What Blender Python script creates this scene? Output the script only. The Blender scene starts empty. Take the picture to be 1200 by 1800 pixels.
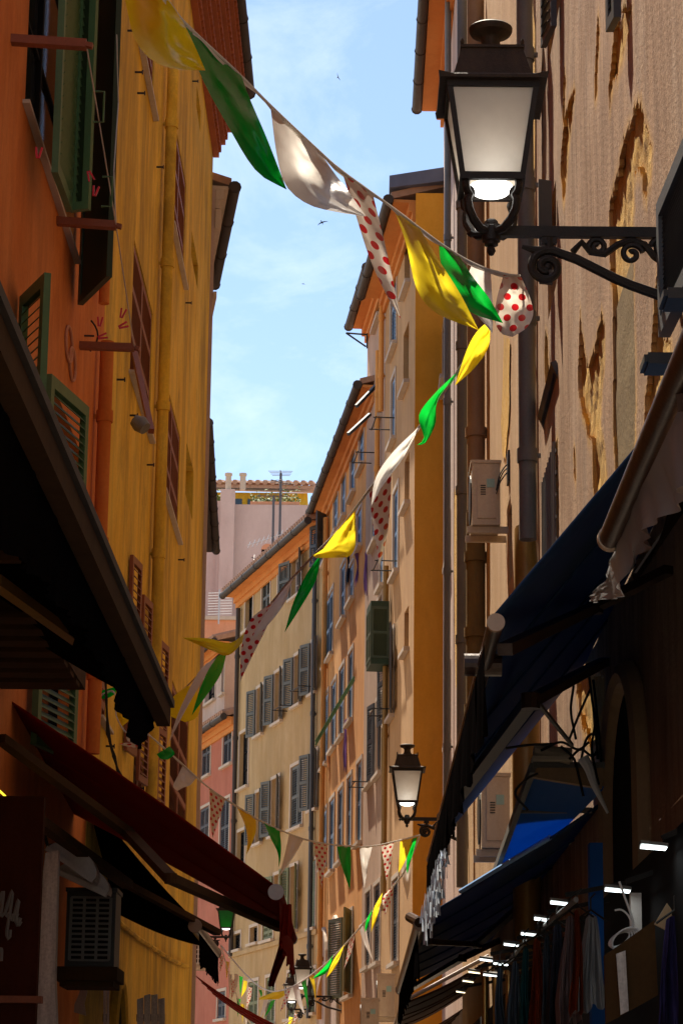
import bpy, bmesh, math, random
from mathutils import Vector, Matrix, noise
from mathutils.geometry import tessellate_polygon
random.seed(7)
R = math.radians
sc = bpy.context.scene
col = sc.collection
# ------------------------------------------------------------------ camera
F = 4411.0; CAMZ = 1.6
Yc = Vector((25, -1100, -F)).normalized()
V0 = Vector((214, 17700, -F))
Zc = (V0 - Yc * V0.dot(Yc)).normalized()
Xc = Yc.cross(Zc)
def ray(px, py):
    v = Vector((px - 600, 900 - py, -F))
    return Vector((v.dot(Xc), v.dot(Yc), v.dot(Zc)))
CAM = Vector((0, 0, CAMZ))
def on_x(px, py, x):
    d = ray(px, py); return CAM + d * (x / d.x)
def on_y(px, py, y):
    d = ray(px, py); return CAM + d * (y / d.y)
def on_z(px, py, z):
    d = ray(px, py); return CAM + d * ((z - CAMZ) / d.z)
def on_plane(px, py, p, n):
    d = ray(px, py); return CAM + d * ((p - CAM).dot(n) / d.dot(n))
cam = bpy.data.cameras.new('camera'); co = bpy.data.objects.new('camera', cam); col.objects.link(co)
cam.sensor_fit = 'HORIZONTAL'; cam.sensor_width = 24; cam.lens = F / 1200 * 24
cam.clip_end = 2000; cam.clip_start = .1
m = Matrix((Xc, Yc, Zc)).to_4x4(); m.translation = CAM
co.matrix_world = m
sc.camera = co
# ------------------------------------------------------------------ object helpers
def tag(o, label=None, cat=None, group=None, kind=None):
    if label: o['label'] = label
    if cat: o['category'] = cat
    if group: o['group'] = group
    if kind: o['kind'] = kind
    return o
def root(name, label, cat, loc=(0, 0, 0), group=None, rz=0):
    o = bpy.data.objects.new(name, None); col.objects.link(o)
    o.location = loc; o.rotation_euler = (0, 0, rz); o.empty_display_size = .2
    return tag(o, label, cat, group)
def world_loc(p):
    v = Vector((0, 0, 0))
    while p is not None:
        v += Vector(p.location); p = p.parent
    return v
class MB:
    def __init__(s): s.v = []; s.f = []; s.uv = None; s.smooth = False
    def add(s, vs, fs):
        b = len(s.v); s.v += [Vector(v) for v in vs]; s.f += [tuple(b + i for i in f) for f in fs]
    def hexa(s, p):     # 8 points: bottom loop 0-3, top loop 4-7
        s.add(p, [(3, 2, 1, 0), (4, 5, 6, 7), (0, 1, 5, 4), (1, 2, 6, 5), (2, 3, 7, 6), (3, 0, 4, 7)])
    def box(s, x0, x1, y0, y1, z0, z1):
        s.hexa([(x0, y0, z0), (x1, y0, z0), (x1, y1, z0), (x0, y1, z0), (x0, y0, z1), (x1, y0, z1), (x1, y1, z1), (x0, y1, z1)])
    def obox(s, c, ax, ay, az):   # centre and half-vectors
        c, ax, ay, az = map(Vector, (c, ax, ay, az))
        s.hexa([c - ax - ay - az, c + ax - ay - az, c + ax + ay - az, c - ax + ay - az,
                c - ax - ay + az, c + ax - ay + az, c + ax + ay + az, c - ax + ay + az])
    def bar(s, a, b, w, h, up=(0, 0, 1)):
        a, b = Vector(a), Vector(b); d = b - a; L = d.length; d = d / L; up = Vector(up)
        if abs(d.dot(up)) > .95: up = Vector((1, 0, 0))
        sd = d.cross(up).normalized(); u2 = sd.cross(d)
        s.obox((a + b) / 2, d * L / 2, sd * w / 2, u2 * h / 2)
    def tube(s, pts, r, seg=8, cap=True):
        pts = [Vector(p) for p in pts]; n = len(pts); rs = r if isinstance(r, (list, tuple)) else [r] * n
        b = len(s.v); prev = None
        for i, p in enumerate(pts):
            t = (pts[min(i + 1, n - 1)] - pts[max(i - 1, 0)]).normalized()
            if prev is None:
                a = Vector((0, 0, 1)) if abs(t.z) < .9 else Vector((1, 0, 0)); u = t.cross(a).normalized()
            else:
                u = (prev - t * prev.dot(t)); u = u.normalized() if u.length > 1e-6 else t.orthogonal().normalized()
            prev = u; w = t.cross(u)
            for k in range(seg):
                an = 2 * math.pi * k / seg
                s.v.append(p + (u * math.cos(an) + w * math.sin(an)) * rs[i])
        for i in range(n - 1):
            for k in range(seg):
                k2 = (k + 1) % seg
                s.f.append((b + i * seg + k, b + i * seg + k2, b + (i + 1) * seg + k2, b + (i + 1) * seg + k))
        if cap:
            s.f.append(tuple(b + k for k in range(seg))[::-1]); s.f.append(tuple(b + (n - 1) * seg + k for k in range(seg)))
    def lathe(s, prof, c=(0, 0, 0), seg=20, square=False):
        c = Vector(c); b = len(s.v); n = len(prof); seg = 4 if square else seg
        for r, z in prof:
            for k in range(seg):
                an = 2 * math.pi * (k + (.5 if square else 0)) / seg; rr = max(r, 1e-4) * (math.sqrt(2) if square else 1)
                s.v.append(c + Vector((math.cos(an) * rr, math.sin(an) * rr, z)))
        for i in range(n - 1):
            for k in range(seg):
                k2 = (k + 1) % seg
                s.f.append((b + i * seg + k, b + i * seg + k2, b + (i + 1) * seg + k2, b + (i + 1) * seg + k))
        s.f.append(tuple(b + k for k in range(seg))[::-1]); s.f.append(tuple(b + (n - 1) * seg + k for k in range(seg)))
    def grid(s, fn, nu, nv, uvfn=None):
        b = len(s.v)
        if uvfn and s.uv is None: s.uv = {}
        for j in range(nv + 1):
            for i in range(nu + 1):
                s.v.append(Vector(fn(i / nu, j / nv)))
                if uvfn: s.uv[len(s.v) - 1] = uvfn(i / nu, j / nv)
        for j in range(nv):
            for i in range(nu):
                a = b + j * (nu + 1) + i
                s.f.append((a, a + 1, a + nu + 2, a + nu + 1))
    def sheet(s, fn, nu, nv, off):   # closed thin slab from a grid: off is thickness vector
        b = len(s.v); off = Vector(off); N = (nu + 1) * (nv + 1)
        P = [Vector(fn(i / nu, j / nv)) for j in range(nv + 1) for i in range(nu + 1)]
        s.v += P + [p + off for p in P]
        idx = lambda i, j: b + j * (nu + 1) + i
        for j in range(nv):
            for i in range(nu):
                q = (idx(i, j), idx(i + 1, j), idx(i + 1, j + 1), idx(i, j + 1))
                s.f.append(q); s.f.append(tuple(x + N for x in q[::-1]))
        for i in range(nu):
            s.f.append((idx(i, 0), idx(i, 0) + N, idx(i + 1, 0) + N, idx(i + 1, 0)))
            s.f.append((idx(i, nv), idx(i + 1, nv), idx(i + 1, nv) + N, idx(i, nv) + N))
        for j in range(nv):
            s.f.append((idx(0, j), idx(0, j + 1), idx(0, j + 1) + N, idx(0, j) + N))
            s.f.append((idx(nu, j), idx(nu, j) + N, idx(nu, j + 1) + N, idx(nu, j + 1)))
    def build(s, name, mat, parent=None, smooth=None, recalc=True, label=None):
        off = world_loc(parent)
        me = bpy.data.meshes.new(name)
        me.from_pydata([tuple(v - off) for v in s.v], [], s.f)
        if s.uv:
            ul = me.uv_layers.new(name='UVMap')
            for l in me.loops: ul.data[l.index].uv = s.uv.get(l.vertex_index, (0, 0))
        if recalc:
            bm = bmesh.new(); bm.from_mesh(me); bmesh.ops.recalc_face_normals(bm, faces=bm.faces); bm.to_mesh(me); bm.free()
        if smooth or s.smooth:
            for p in me.polygons: p.use_smooth = True
            if smooth != 'all':
                try: me.set_sharp_from_angle(angle=R(40))
                except Exception: pass
        me.materials.append(mat)
        o = bpy.data.objects.new(name, me); col.objects.link(o)
        if parent is not None: o.parent = parent
        if label: o['label'] = label
        return o
# ------------------------------------------------------------------ materials
def newmat(name):
    mt = bpy.data.materials.new(name); mt.use_nodes = True
    nt = mt.node_tree; nt.nodes.clear()
    out = nt.nodes.new('ShaderNodeOutputMaterial')
    return mt, nt, out
def N(nt, t, **kw):
    n = nt.nodes.new(t)
    for k, v in kw.items():
        if k in n.inputs: n.inputs[k].default_value = v
        else: setattr(n, k, v)
    return n
def L(nt, a, b): nt.links.new(a, b)
def c4(c): return (c[0], c[1], c[2], 1)
def coord(nt, scale=(1, 1, 1)):
    tc = N(nt, 'ShaderNodeTexCoord'); mp = N(nt, 'ShaderNodeMapping'); mp.inputs['Scale'].default_value = scale; mp.inputs['Rotation'].default_value = (R(37), R(23), R(51)); mp.inputs['Location'].default_value = (3.1, 1.7, 5.3)
    L(nt, tc.outputs['Object'], mp.inputs['Vector']); return mp.outputs['Vector']
def ntex(nt, scale, sc_=(1, 1, 1), detail=6, rough=.6, lo=.3, hi=.7, dist=0):
    n = N(nt, 'ShaderNodeTexNoise'); n.inputs['Scale'].default_value = scale; n.inputs['Detail'].default_value = detail
    n.inputs['Roughness'].default_value = rough; n.inputs['Distortion'].default_value = dist
    L(nt, coord(nt, sc_), n.inputs['Vector'])
    r = N(nt, 'ShaderNodeMapRange'); r.inputs['From Min'].default_value = lo; r.inputs['From Max'].default_value = hi
    L(nt, n.outputs['Fac'], r.inputs['Value']); return r.outputs['Result'], n.outputs['Fac']
def mix(nt, fac, a, b, blend='MIX'):
    x = N(nt, 'ShaderNodeMix'); x.data_type = 'RGBA'; x.blend_type = blend
    if hasattr(fac, 'links'): L(nt, fac, x.inputs[0])
    else: x.inputs[0].default_value = fac
    for i, v in ((6, a), (7, b)):
        if hasattr(v, 'links'): L(nt, v, x.inputs[i])
        else: x.inputs[i].default_value = c4(v)
    return x.outputs[2]
def mul(nt, a, k):
    x = N(nt, 'ShaderNodeMath'); x.operation = 'MULTIPLY'; L(nt, a, x.inputs[0]); x.inputs[1].default_value = k; return x.outputs[0]
def stucco(name, base, dark, light, streak=.45, bump=.25, rough=.92, grain=30, stain=(.12, .08, .04), st=.35, sfreq=3, ochre=False, blotch=.35):
    mt, nt, out = newmat(name)
    b = N(nt, 'ShaderNodeBsdfPrincipled'); b.inputs['Roughness'].default_value = rough; b.inputs['Specular IOR Level'].default_value = .2
    f1, _ = ntex(nt, .9, (1, 1, .8), 9, .7, .38, .62)
    f2, _ = ntex(nt, sfreq, (1, 1, .16), 9, .72, .42, .66)
    f3, g = ntex(nt, grain, (1, 1, 1), 4, .7, .3, .7)
    f4, _ = ntex(nt, 1.3, (1, 1, .35), 10, .75, .50, .72, .4)
    f5, _ = ntex(nt, .55, (1, 1, .45), 10, .75, .47, .62, .6)
    c = mix(nt, f1, base, light)
    c = mix(nt, mul(nt, f5, blotch), c, dark)
    c = mix(nt, mul(nt, f2, streak), c, dark)
    c = mix(nt, mul(nt, f4, st), c, stain)
    c = mix(nt, mul(nt, f3, .30), c, dark)
    if ochre:
        at = N(nt, 'ShaderNodeAttribute'); at.attribute_name = 'wear'
        w1, _ = ntex(nt, 6, (1, 1, .5), 6, .7, .25, .6); x = N(nt, 'ShaderNodeMath'); x.operation = 'MULTIPLY'
        L(nt, at.outputs['Fac'], x.inputs[0]); L(nt, w1, x.inputs[1]); c = mix(nt, x.outputs[0], c, (.60, .33, .06))
    L(nt, c, b.inputs['Base Color'])
    bp = N(nt, 'ShaderNodeBump'); bp.inputs['Strength'].default_value = bump; bp.inputs['Distance'].default_value = .02
    L(nt, g, bp.inputs['Height']); L(nt, bp.outputs[0], b.inputs['Normal']); L(nt, b.outputs[0], out.inputs[0])
    return mt
def paint(name, base, var=.3, rough=.55, metal=0, dark=None, scale=6, bump=.1, stretch=(1, 1, .3), spec=.4):
    mt, nt, out = newmat(name)
    b = N(nt, 'ShaderNodeBsdfPrincipled'); b.inputs['Roughness'].default_value = rough; b.inputs['Metallic'].default_value = metal
    b.inputs['Specular IOR Level'].default_value = spec
    dark = dark or tuple(x * .45 for x in base)
    f, g = ntex(nt, scale, stretch, 8, .7, .4, .75)
    f2, g2 = ntex(nt, scale * 9, (1, 1, 1), 3, .6, .4, .75)
    c = mix(nt, mul(nt, f, var), base, dark); c = mix(nt, mul(nt, f2, var * .5), c, dark)
    L(nt, c, b.inputs['Base Color'])
    bp = N(nt, 'ShaderNodeBump'); bp.inputs['Strength'].default_value = bump; bp.inputs['Distance'].default_value = .01
    L(nt, g2, bp.inputs['Height']); L(nt, bp.outputs[0], b.inputs['Normal']); L(nt, b.outputs[0], out.inputs[0])
    return mt
def cloth(name, base, trans=.5, tcol=None, gloss=.25, rough=.35, var=.12, dots=None, bump=.15):
    mt, nt, out = newmat(name)
    f, g = ntex(nt, 7, (1, 1, 1), 5, .6, .3, .75)
    c = mix(nt, mul(nt, f, var), base, tuple(x * .5 for x in base))
    t = mix(nt, mul(nt, f, var), tcol or base, tuple(x * .6 for x in (tcol or base)))
    if dots:
        uv = N(nt, 'ShaderNodeUVMap'); sp = N(nt, 'ShaderNodeSeparateXYZ'); L(nt, uv.outputs[0], sp.inputs[0])
        def mth(op, a, b=None):
            x = N(nt, 'ShaderNodeMath'); x.operation = op
            for i, v in enumerate((a, b)):
                if v is None: continue
                if hasattr(v, 'links'): L(nt, v, x.inputs[i])
                else: x.inputs[i].default_value = v
            return x.outputs[0]
        def lattice(du, dv):
            a, rad = dots
            u = mth('SUBTRACT', mth('FRACT', mth('ADD', mth('DIVIDE', sp.outputs[0], a), du)), .5)
            v = mth('SUBTRACT', mth('FRACT', mth('ADD', mth('DIVIDE', sp.outputs[1], a * 1.5), dv)), .5)
            v = mth('MULTIPLY', v, 1.5)
            return mth('LESS_THAN', mth('ADD', mth('MULTIPLY', u, u), mth('MULTIPLY', v, v)), rad * rad)
        k = mth('MAXIMUM', lattice(0, 0), lattice(.5, .5))
        c = mix(nt, k, c, (.62, .015, .02)); t = mix(nt, k, t, (.5, .01, .015))
    d = N(nt, 'ShaderNodeBsdfPrincipled'); d.inputs['Roughness'].default_value = rough; d.inputs['Specular IOR Level'].default_value = gloss
    L(nt, c, d.inputs['Base Color'])
    tr = N(nt, 'ShaderNodeBsdfTranslucent'); L(nt, t, tr.inputs['Color'])
    bp = N(nt, 'ShaderNodeBump'); bp.inputs['Strength'].default_value = bump; bp.inputs['Distance'].default_value = .02
    L(nt, g, bp.inputs['Height']); L(nt, bp.outputs[0], d.inputs['Normal']); L(nt, bp.outputs[0], tr.inputs['Normal'])
    mx = N(nt, 'ShaderNodeMixShader'); mx.inputs[0].default_value = trans
    L(nt, d.outputs[0], mx.inputs[1]); L(nt, tr.outputs[0], mx.inputs[2]); L(nt, mx.outputs[0], out.inputs[0])
    return mt
def emit(name, c, s):
    mt, nt, out = newmat(name); e = N(nt, 'ShaderNodeEmission'); e.inputs[0].default_value = c4(c); e.inputs[1].default_value = s
    L(nt, e.outputs[0], out.inputs[0]); return mt
def rough_render(name):
    mt, nt, out = newmat(name)
    b = N(nt, 'ShaderNodeBsdfPrincipled'); b.inputs['Roughness'].default_value = .95; b.inputs['Specular IOR Level'].default_value = .1
    f, _ = ntex(nt, 2.2, (1, 1, .6), 8, .7, .35, .65); f2, g = ntex(nt, 14, (1, 1, 1), 8, .75, .35, .7)
    c = mix(nt, f, (.72, .40, .07), (.42, .21, .04)); c = mix(nt, mul(nt, f2, .7), c, (.78, .58, .26)); L(nt, c, b.inputs['Base Color'])
    bp = N(nt, 'ShaderNodeBump'); bp.inputs['Strength'].default_value = .9; bp.inputs['Distance'].default_value = .04
    L(nt, g, bp.inputs['Height']); L(nt, bp.outputs[0], b.inputs['Normal']); L(nt, b.outputs[0], out.inputs[0]); return mt
def glassy(name, c=(.02, .025, .03), rough=.08):
    mt, nt, out = newmat(name); b = N(nt, 'ShaderNodeBsdfPrincipled'); b.inputs['Base Color'].default_value = c4(c)
    b.inputs['Roughness'].default_value = rough; b.inputs['Specular IOR Level'].default_value = .8
    f, g = ntex(nt, 1.5, (1, 1, 1), 2, .5, .3, .7)
    bp = N(nt, 'ShaderNodeBump'); bp.inputs['Strength'].default_value = .08; L(nt, g, bp.inputs['Height']); L(nt, bp.outputs[0], b.inputs['Normal'])
    L(nt, b.outputs[0], out.inputs[0]); return mt
M = {}
M['orange'] = stucco('orange_plaster', (.72, .21, .035), (.42, .10, .015), (.82, .30, .08), .35, .12, blotch=.45, st=.35, stain=(.2, .05, .015))
M['yellow'] = stucco('yellow_plaster', (.88, .52, .035), (.36, .22, .03), (.96, .64, .09), .5, .14, blotch=.8, st=.75, stain=(.16, .09, .025))
M['plaster'] = stucco('weathered_plaster', (.42, .25, .135), (.20, .105, .05), (.54, .35, .21), .85, .5, grain=34, st=.5, sfreq=5, ochre=True, stain=(.62, .48, .36))
M['beige'] = stucco('beige_plaster', (.58, .38, .20), (.38, .21, .09), (.66, .46, .27), .5, .4, st=.3, stain=(.55, .33, .08))
M['lavender'] = stucco('lavender_plaster', (.54, .39, .31), (.36, .24, .18), (.62, .47, .38), .35, .25, st=.2)
M['ochre'] = stucco('ochre_plaster', (.78, .34, .03), (.58, .23, .015), (.84, .39, .05), .25, .15, st=.15)
M['tan'] = stucco('tan_plaster', (.52, .30, .125), (.34, .175, .07), (.60, .365, .17), .4, .2, st=.25)
M['greige'] = stucco('greige_plaster', (.47, .31, .20), (.31, .19, .12), (.54, .37, .26), .4, .2, st=.25)
M['salmon'] = stucco('salmon_orange_plaster', (.72, .33, .09), (.48, .19, .04), (.80, .41, .13), .35, .2, st=.2)
M['cream'] = stucco('cream_plaster', (.45, .295, .135), (.28, .175, .07), (.53, .365, .19), .45, .2, st=.4, stain=(.38, .22, .06))
M['redpink'] = stucco('red_pink_plaster', (.46, .15, .09), (.32, .10, .06), (.52, .19, .12), .3, .2, st=.2)
M['pinkgrey'] = stucco('pale_pink_plaster', (.56, .42, .37), (.46, .33, .29), (.60, .46, .41), .3, .15, st=.2)
M['peach'] = stucco('peach_plaster', (.66, .30, .17), (.50, .2, .1), (.7, .35, .2), .3, .15, st=.2)
M['soffit'] = stucco('orange_soffit', (.62, .24, .06), (.45, .15, .04), (.66, .28, .08), .2, .1, st=.1)
M['soffitbrick'] = paint('brick_red_cornice', (.38, .11, .04), .5, .85, dark=(.2, .05, .02), scale=6)
M['rooftile'] = paint('terracotta_tile', (.42, .24, .15), .6, .85, dark=(.2, .12, .08), scale=9)
M['rough'] = rough_render('bare_lime_render')
M['olive'] = stucco('olive_render', (.22, .145, .05), (.13, .085, .03), (.27, .18, .06), .3, .4, st=.4)
M['trim'] = paint('pale_trim', (.55, .44, .33), .3, .8)
M['gutter'] = paint('dark_gutter', (.06, .045, .035), .4, .65, 0, spec=.25)
M['zinc'] = paint('zinc_pipe', (.19, .18, .16), .5, .6, .1)
M['slate'] = paint('slate_flashing', (.12, .13, .18), .3, .5)
M['brownpipe'] = paint('brown_pipe', (.36, .22, .11), .5, .6)
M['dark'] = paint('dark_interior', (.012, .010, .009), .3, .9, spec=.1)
M['pane'] = glassy('window_glass')
M['green'] = paint('dark_green_shutter_paint', (.085, .17, .065), .45, .5)
M['greendk'] = paint('deep_green_shutter_paint', (.025, .05, .02), .4, .5)
M['redbrown'] = paint('red_brown_shutter_paint', (.26, .075, .025), .4, .55)
M['blue'] = paint('blue_grey_shutter_paint', (.19, .29, .42), .3, .6)
M['greyg'] = paint('grey_green_shutter_paint', (.105, .10, .08), .3, .6)
M['olvg'] = paint('olive_shutter_paint', (.17, .18, .08), .3, .6)
M['baygreen'] = paint('bay_green_paint', (.055, .075, .04), .3, .6)
M['slateg'] = paint('slate_shutter_paint', (.075, .08, .085), .3, .6)
M['timber'] = paint('red_brown_timber', (.28, .08, .03), .5, .6)
M['wood'] = paint('brown_timber', (.075, .036, .012), .6, .85, scale=4, spec=.12)
M['gold'] = paint('ochre_painted_bar', (.28, .15, .03), .5, .4, .2)
M['iron'] = paint('black_iron', (.016, .012, .009), .35, .5, 0, spec=.3, dark=(.045, .03, .02), scale=12, bump=.3, stretch=(1, 1, 1))
M['lampmetal'] = paint('weathered_lamp_metal', (.028, .019, .011), .8, .6, 0, spec=.25, dark=(.07, .045, .025), scale=9, bump=.25)
M['ironwork'] = M['iron']
M['lampglass'] = cloth('frosted_lamp_glass', (.90, .88, .84), .80, (.98, .95, .90), .5, .22, .22)
M['greenglass'] = cloth('green_lamp_glass', (.02, .35, .08), .5, (.02, .6, .1), .5, .2, .5)
M['lampbowl'] = emit('emissive_lamp_bowl', (1, .97, .9), 2.2)  # white emissive bowl at the lantern base
M['led'] = emit('led_panel', (.85, .97, 1), 2.6)
M['ledwarm'] = emit('warm_led_panel', (1, .82, .5), 1.8)
M['sunline'] = emit('yellow_sunlit_line', (1, .72, .03), 1.3)  # emission imitates a line of sunlight, no fitting there
M['fy'] = cloth('yellow_film', (.82, .52, .01), .6, (.99, .78, .03), .5, .25)
M['fg'] = cloth('green_film', (.0, .22, .02), .55, (.005, .62, .05), .5, .25)
M['fw'] = cloth('white_film', (.66, .62, .58), .5, (.85, .80, .74), .5, .25)
M['fp'] = cloth('polka_dot_film', (.70, .62, .54), .5, (.85, .74, .62), .4, .3, dots=(.062, .25))
M['cord'] = cloth('white_cord', (.7, .66, .6), .2, None, .2, .6)
M['blackcloth'] = cloth('black_awning_cloth', (.006, .005, .005), .015, (.012, .009, .006), .0, .9)
M['redcloth'] = cloth('dark_red_awning_cloth', (.24, .017, .007), .22, (.38, .016, .005), .05, .85)
M['bluecloth'] = cloth('navy_awning_cloth', (.012, .035, .09), .10, (.012, .065, .26), .2, .7)
M['bluecloth2'] = cloth('bright_blue_awning_cloth', (.012, .10, .36), .30, (.02, .26, .78), .2, .7)
M['silver'] = cloth('grey_silver_cloth', (.20, .20, .20), .25, (.35, .35, .36), .4, .4)
M['browncloth'] = cloth('brown_awning_cloth', (.05, .02, .01), .08, (.1, .04, .02), .2, .8)
M['fringe'] = cloth('pale_fringe', (.72, .80, .92), .3, (.8, .88, .98), .2, .6)
M['barend'] = paint('bar_end_cap', (.42, .30, .20), .3, .5)
M['blackbar'] = paint('dark_brown_bar', (.045, .022, .012), .4, .35, .3)
M['acwhite'] = paint('aged_white_casing', (.62, .52, .38), .4, .5, dark=(.34, .22, .12), scale=5)
M['acdark'] = paint('dark_casing', (.028, .025, .02), .4, .5)
M['white'] = paint('white_paint', (.55, .50, .46), .5, .6, dark=(.3, .22, .16), scale=5)
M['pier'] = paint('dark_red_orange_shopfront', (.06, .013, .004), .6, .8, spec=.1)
M['oldboard'] = paint('weathered_board', (.78, .70, .64), .6, .8, dark=(.09, .05, .04), scale=7, stretch=(3, 3, .25), bump=.4)
M['cable'] = paint('black_cable', (.012, .012, .012), .2, .5)
M['wcable'] = paint('white_cable', (.7, .68, .66), .2, .5)
M['peg'] = paint('red_peg', (.6, .01, .02), .2, .4)
M['bird'] = paint('bird_feathers', (.02, .018, .016), .2, .8)
M['leaf'] = paint('leafy_green', (.13, .17, .03), .6, .7, dark=(.05, .09, .015), scale=8)
M['antenna'] = paint('antenna_metal', (.12, .11, .11), .3, .5, .4)
M['antwhite'] = paint('pale_antenna_metal', (.5, .5, .5), .3, .5, .3)
M['stone'] = paint('street_stone', (.36, .31, .25), .4, .8, scale=2)
M['g_blackc'] = cloth('black_garment', (.02, .02, .03), .15, None, .1, .8)
M['g_purple'] = cloth('purple_garment', (.16, .08, .22), .3, None, .1, .8)
M['g_pink'] = cloth('dusty_pink_garment', (.22, .15, .15), .3, None, .1, .8)
M['g_orange'] = cloth('burnt_orange_garment', (.20, .035, .01), .2, None, .1, .8)
M['g_grey'] = cloth('blue_grey_garment', (.09, .11, .14), .3, None, .1, .8)
M['g_white'] = cloth('white_lace_garment', (.42, .41, .42), .4, None, .1, .8, var=.5)
M['g_teal'] = cloth('dark_teal_garment', (.02, .09, .10), .2, None, .1, .8)
M['g_floral'] = cloth('orange_patterned_textile', (.55, .24, .1), .3, None, .1, .8, var=.9)
M['hem'] = paint('sunlit_edge_blue', (.22, .42, .75), .2, .6)  # sunlight on the navy awning's near edge, put into the colour
M['brass'] = paint('brass', (.45, .28, .10), .3, .3, .8)
M['g_floraldk'] = cloth('dark_floral_garment', (.04, .03, .10), .15, None, .1, .8, var=.9)
M['sticker'] = paint('pale_sticker', (.35, .55, .5), .2, .6)
# ------------------------------------------------------------------ generic parts
def leaf(mb, P, U, w, h, Nn, nsl=14, t=.035, fr=.06, panels=2, solid=False, slats=None):
    """louvred shutter leaf: P bottom hinge corner, U width direction, Nn facing"""
    P, U, Nn = Vector(P), Vector(U).normalized(), Vector(Nn).normalized(); Z = Vector((0, 0, 1))
    def bx(u0, u1, z0, z1, tt=t):
        mb.obox(P + U * (u0 + u1) / 2 + Z * (z0 + z1) / 2, U * (u1 - u0) / 2, Nn * tt / 2, Z * (z1 - z0) / 2)
    bx(0, fr, 0, h); bx(w - fr, w, 0, h)
    zs = [0] + [h * (k + 1) / panels for k in range(panels)]
    rl = fr * 1.2
    for k in range(panels + 1):
        z = zs[k]; a = max(0, z - rl / 2); b = min(h, z + rl / 2)
        if k == 0: a, b = 0, rl
        if k == panels: a, b = h - rl, h
        bx(fr, w - fr, a, b)
    for k in range(panels):
        a, b = zs[k] + rl / 2, zs[k + 1] - rl / 2
        if k == 0: a = rl
        if k == panels - 1: b = h - rl
        if solid: bx(fr, w - fr, a, b, t * .5); continue
        n = max(3, nsl // panels)
        for i in range(n):
            z = a + (b - a) * (i + .5) / n; hh = (b - a) / n * .52
            d = (Z * hh * .85 - Nn * hh * .7)
            (slats or mb).obox(P + U * w / 2 + Z * z, U * (w / 2 - fr), Nn * .004, d)
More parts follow.
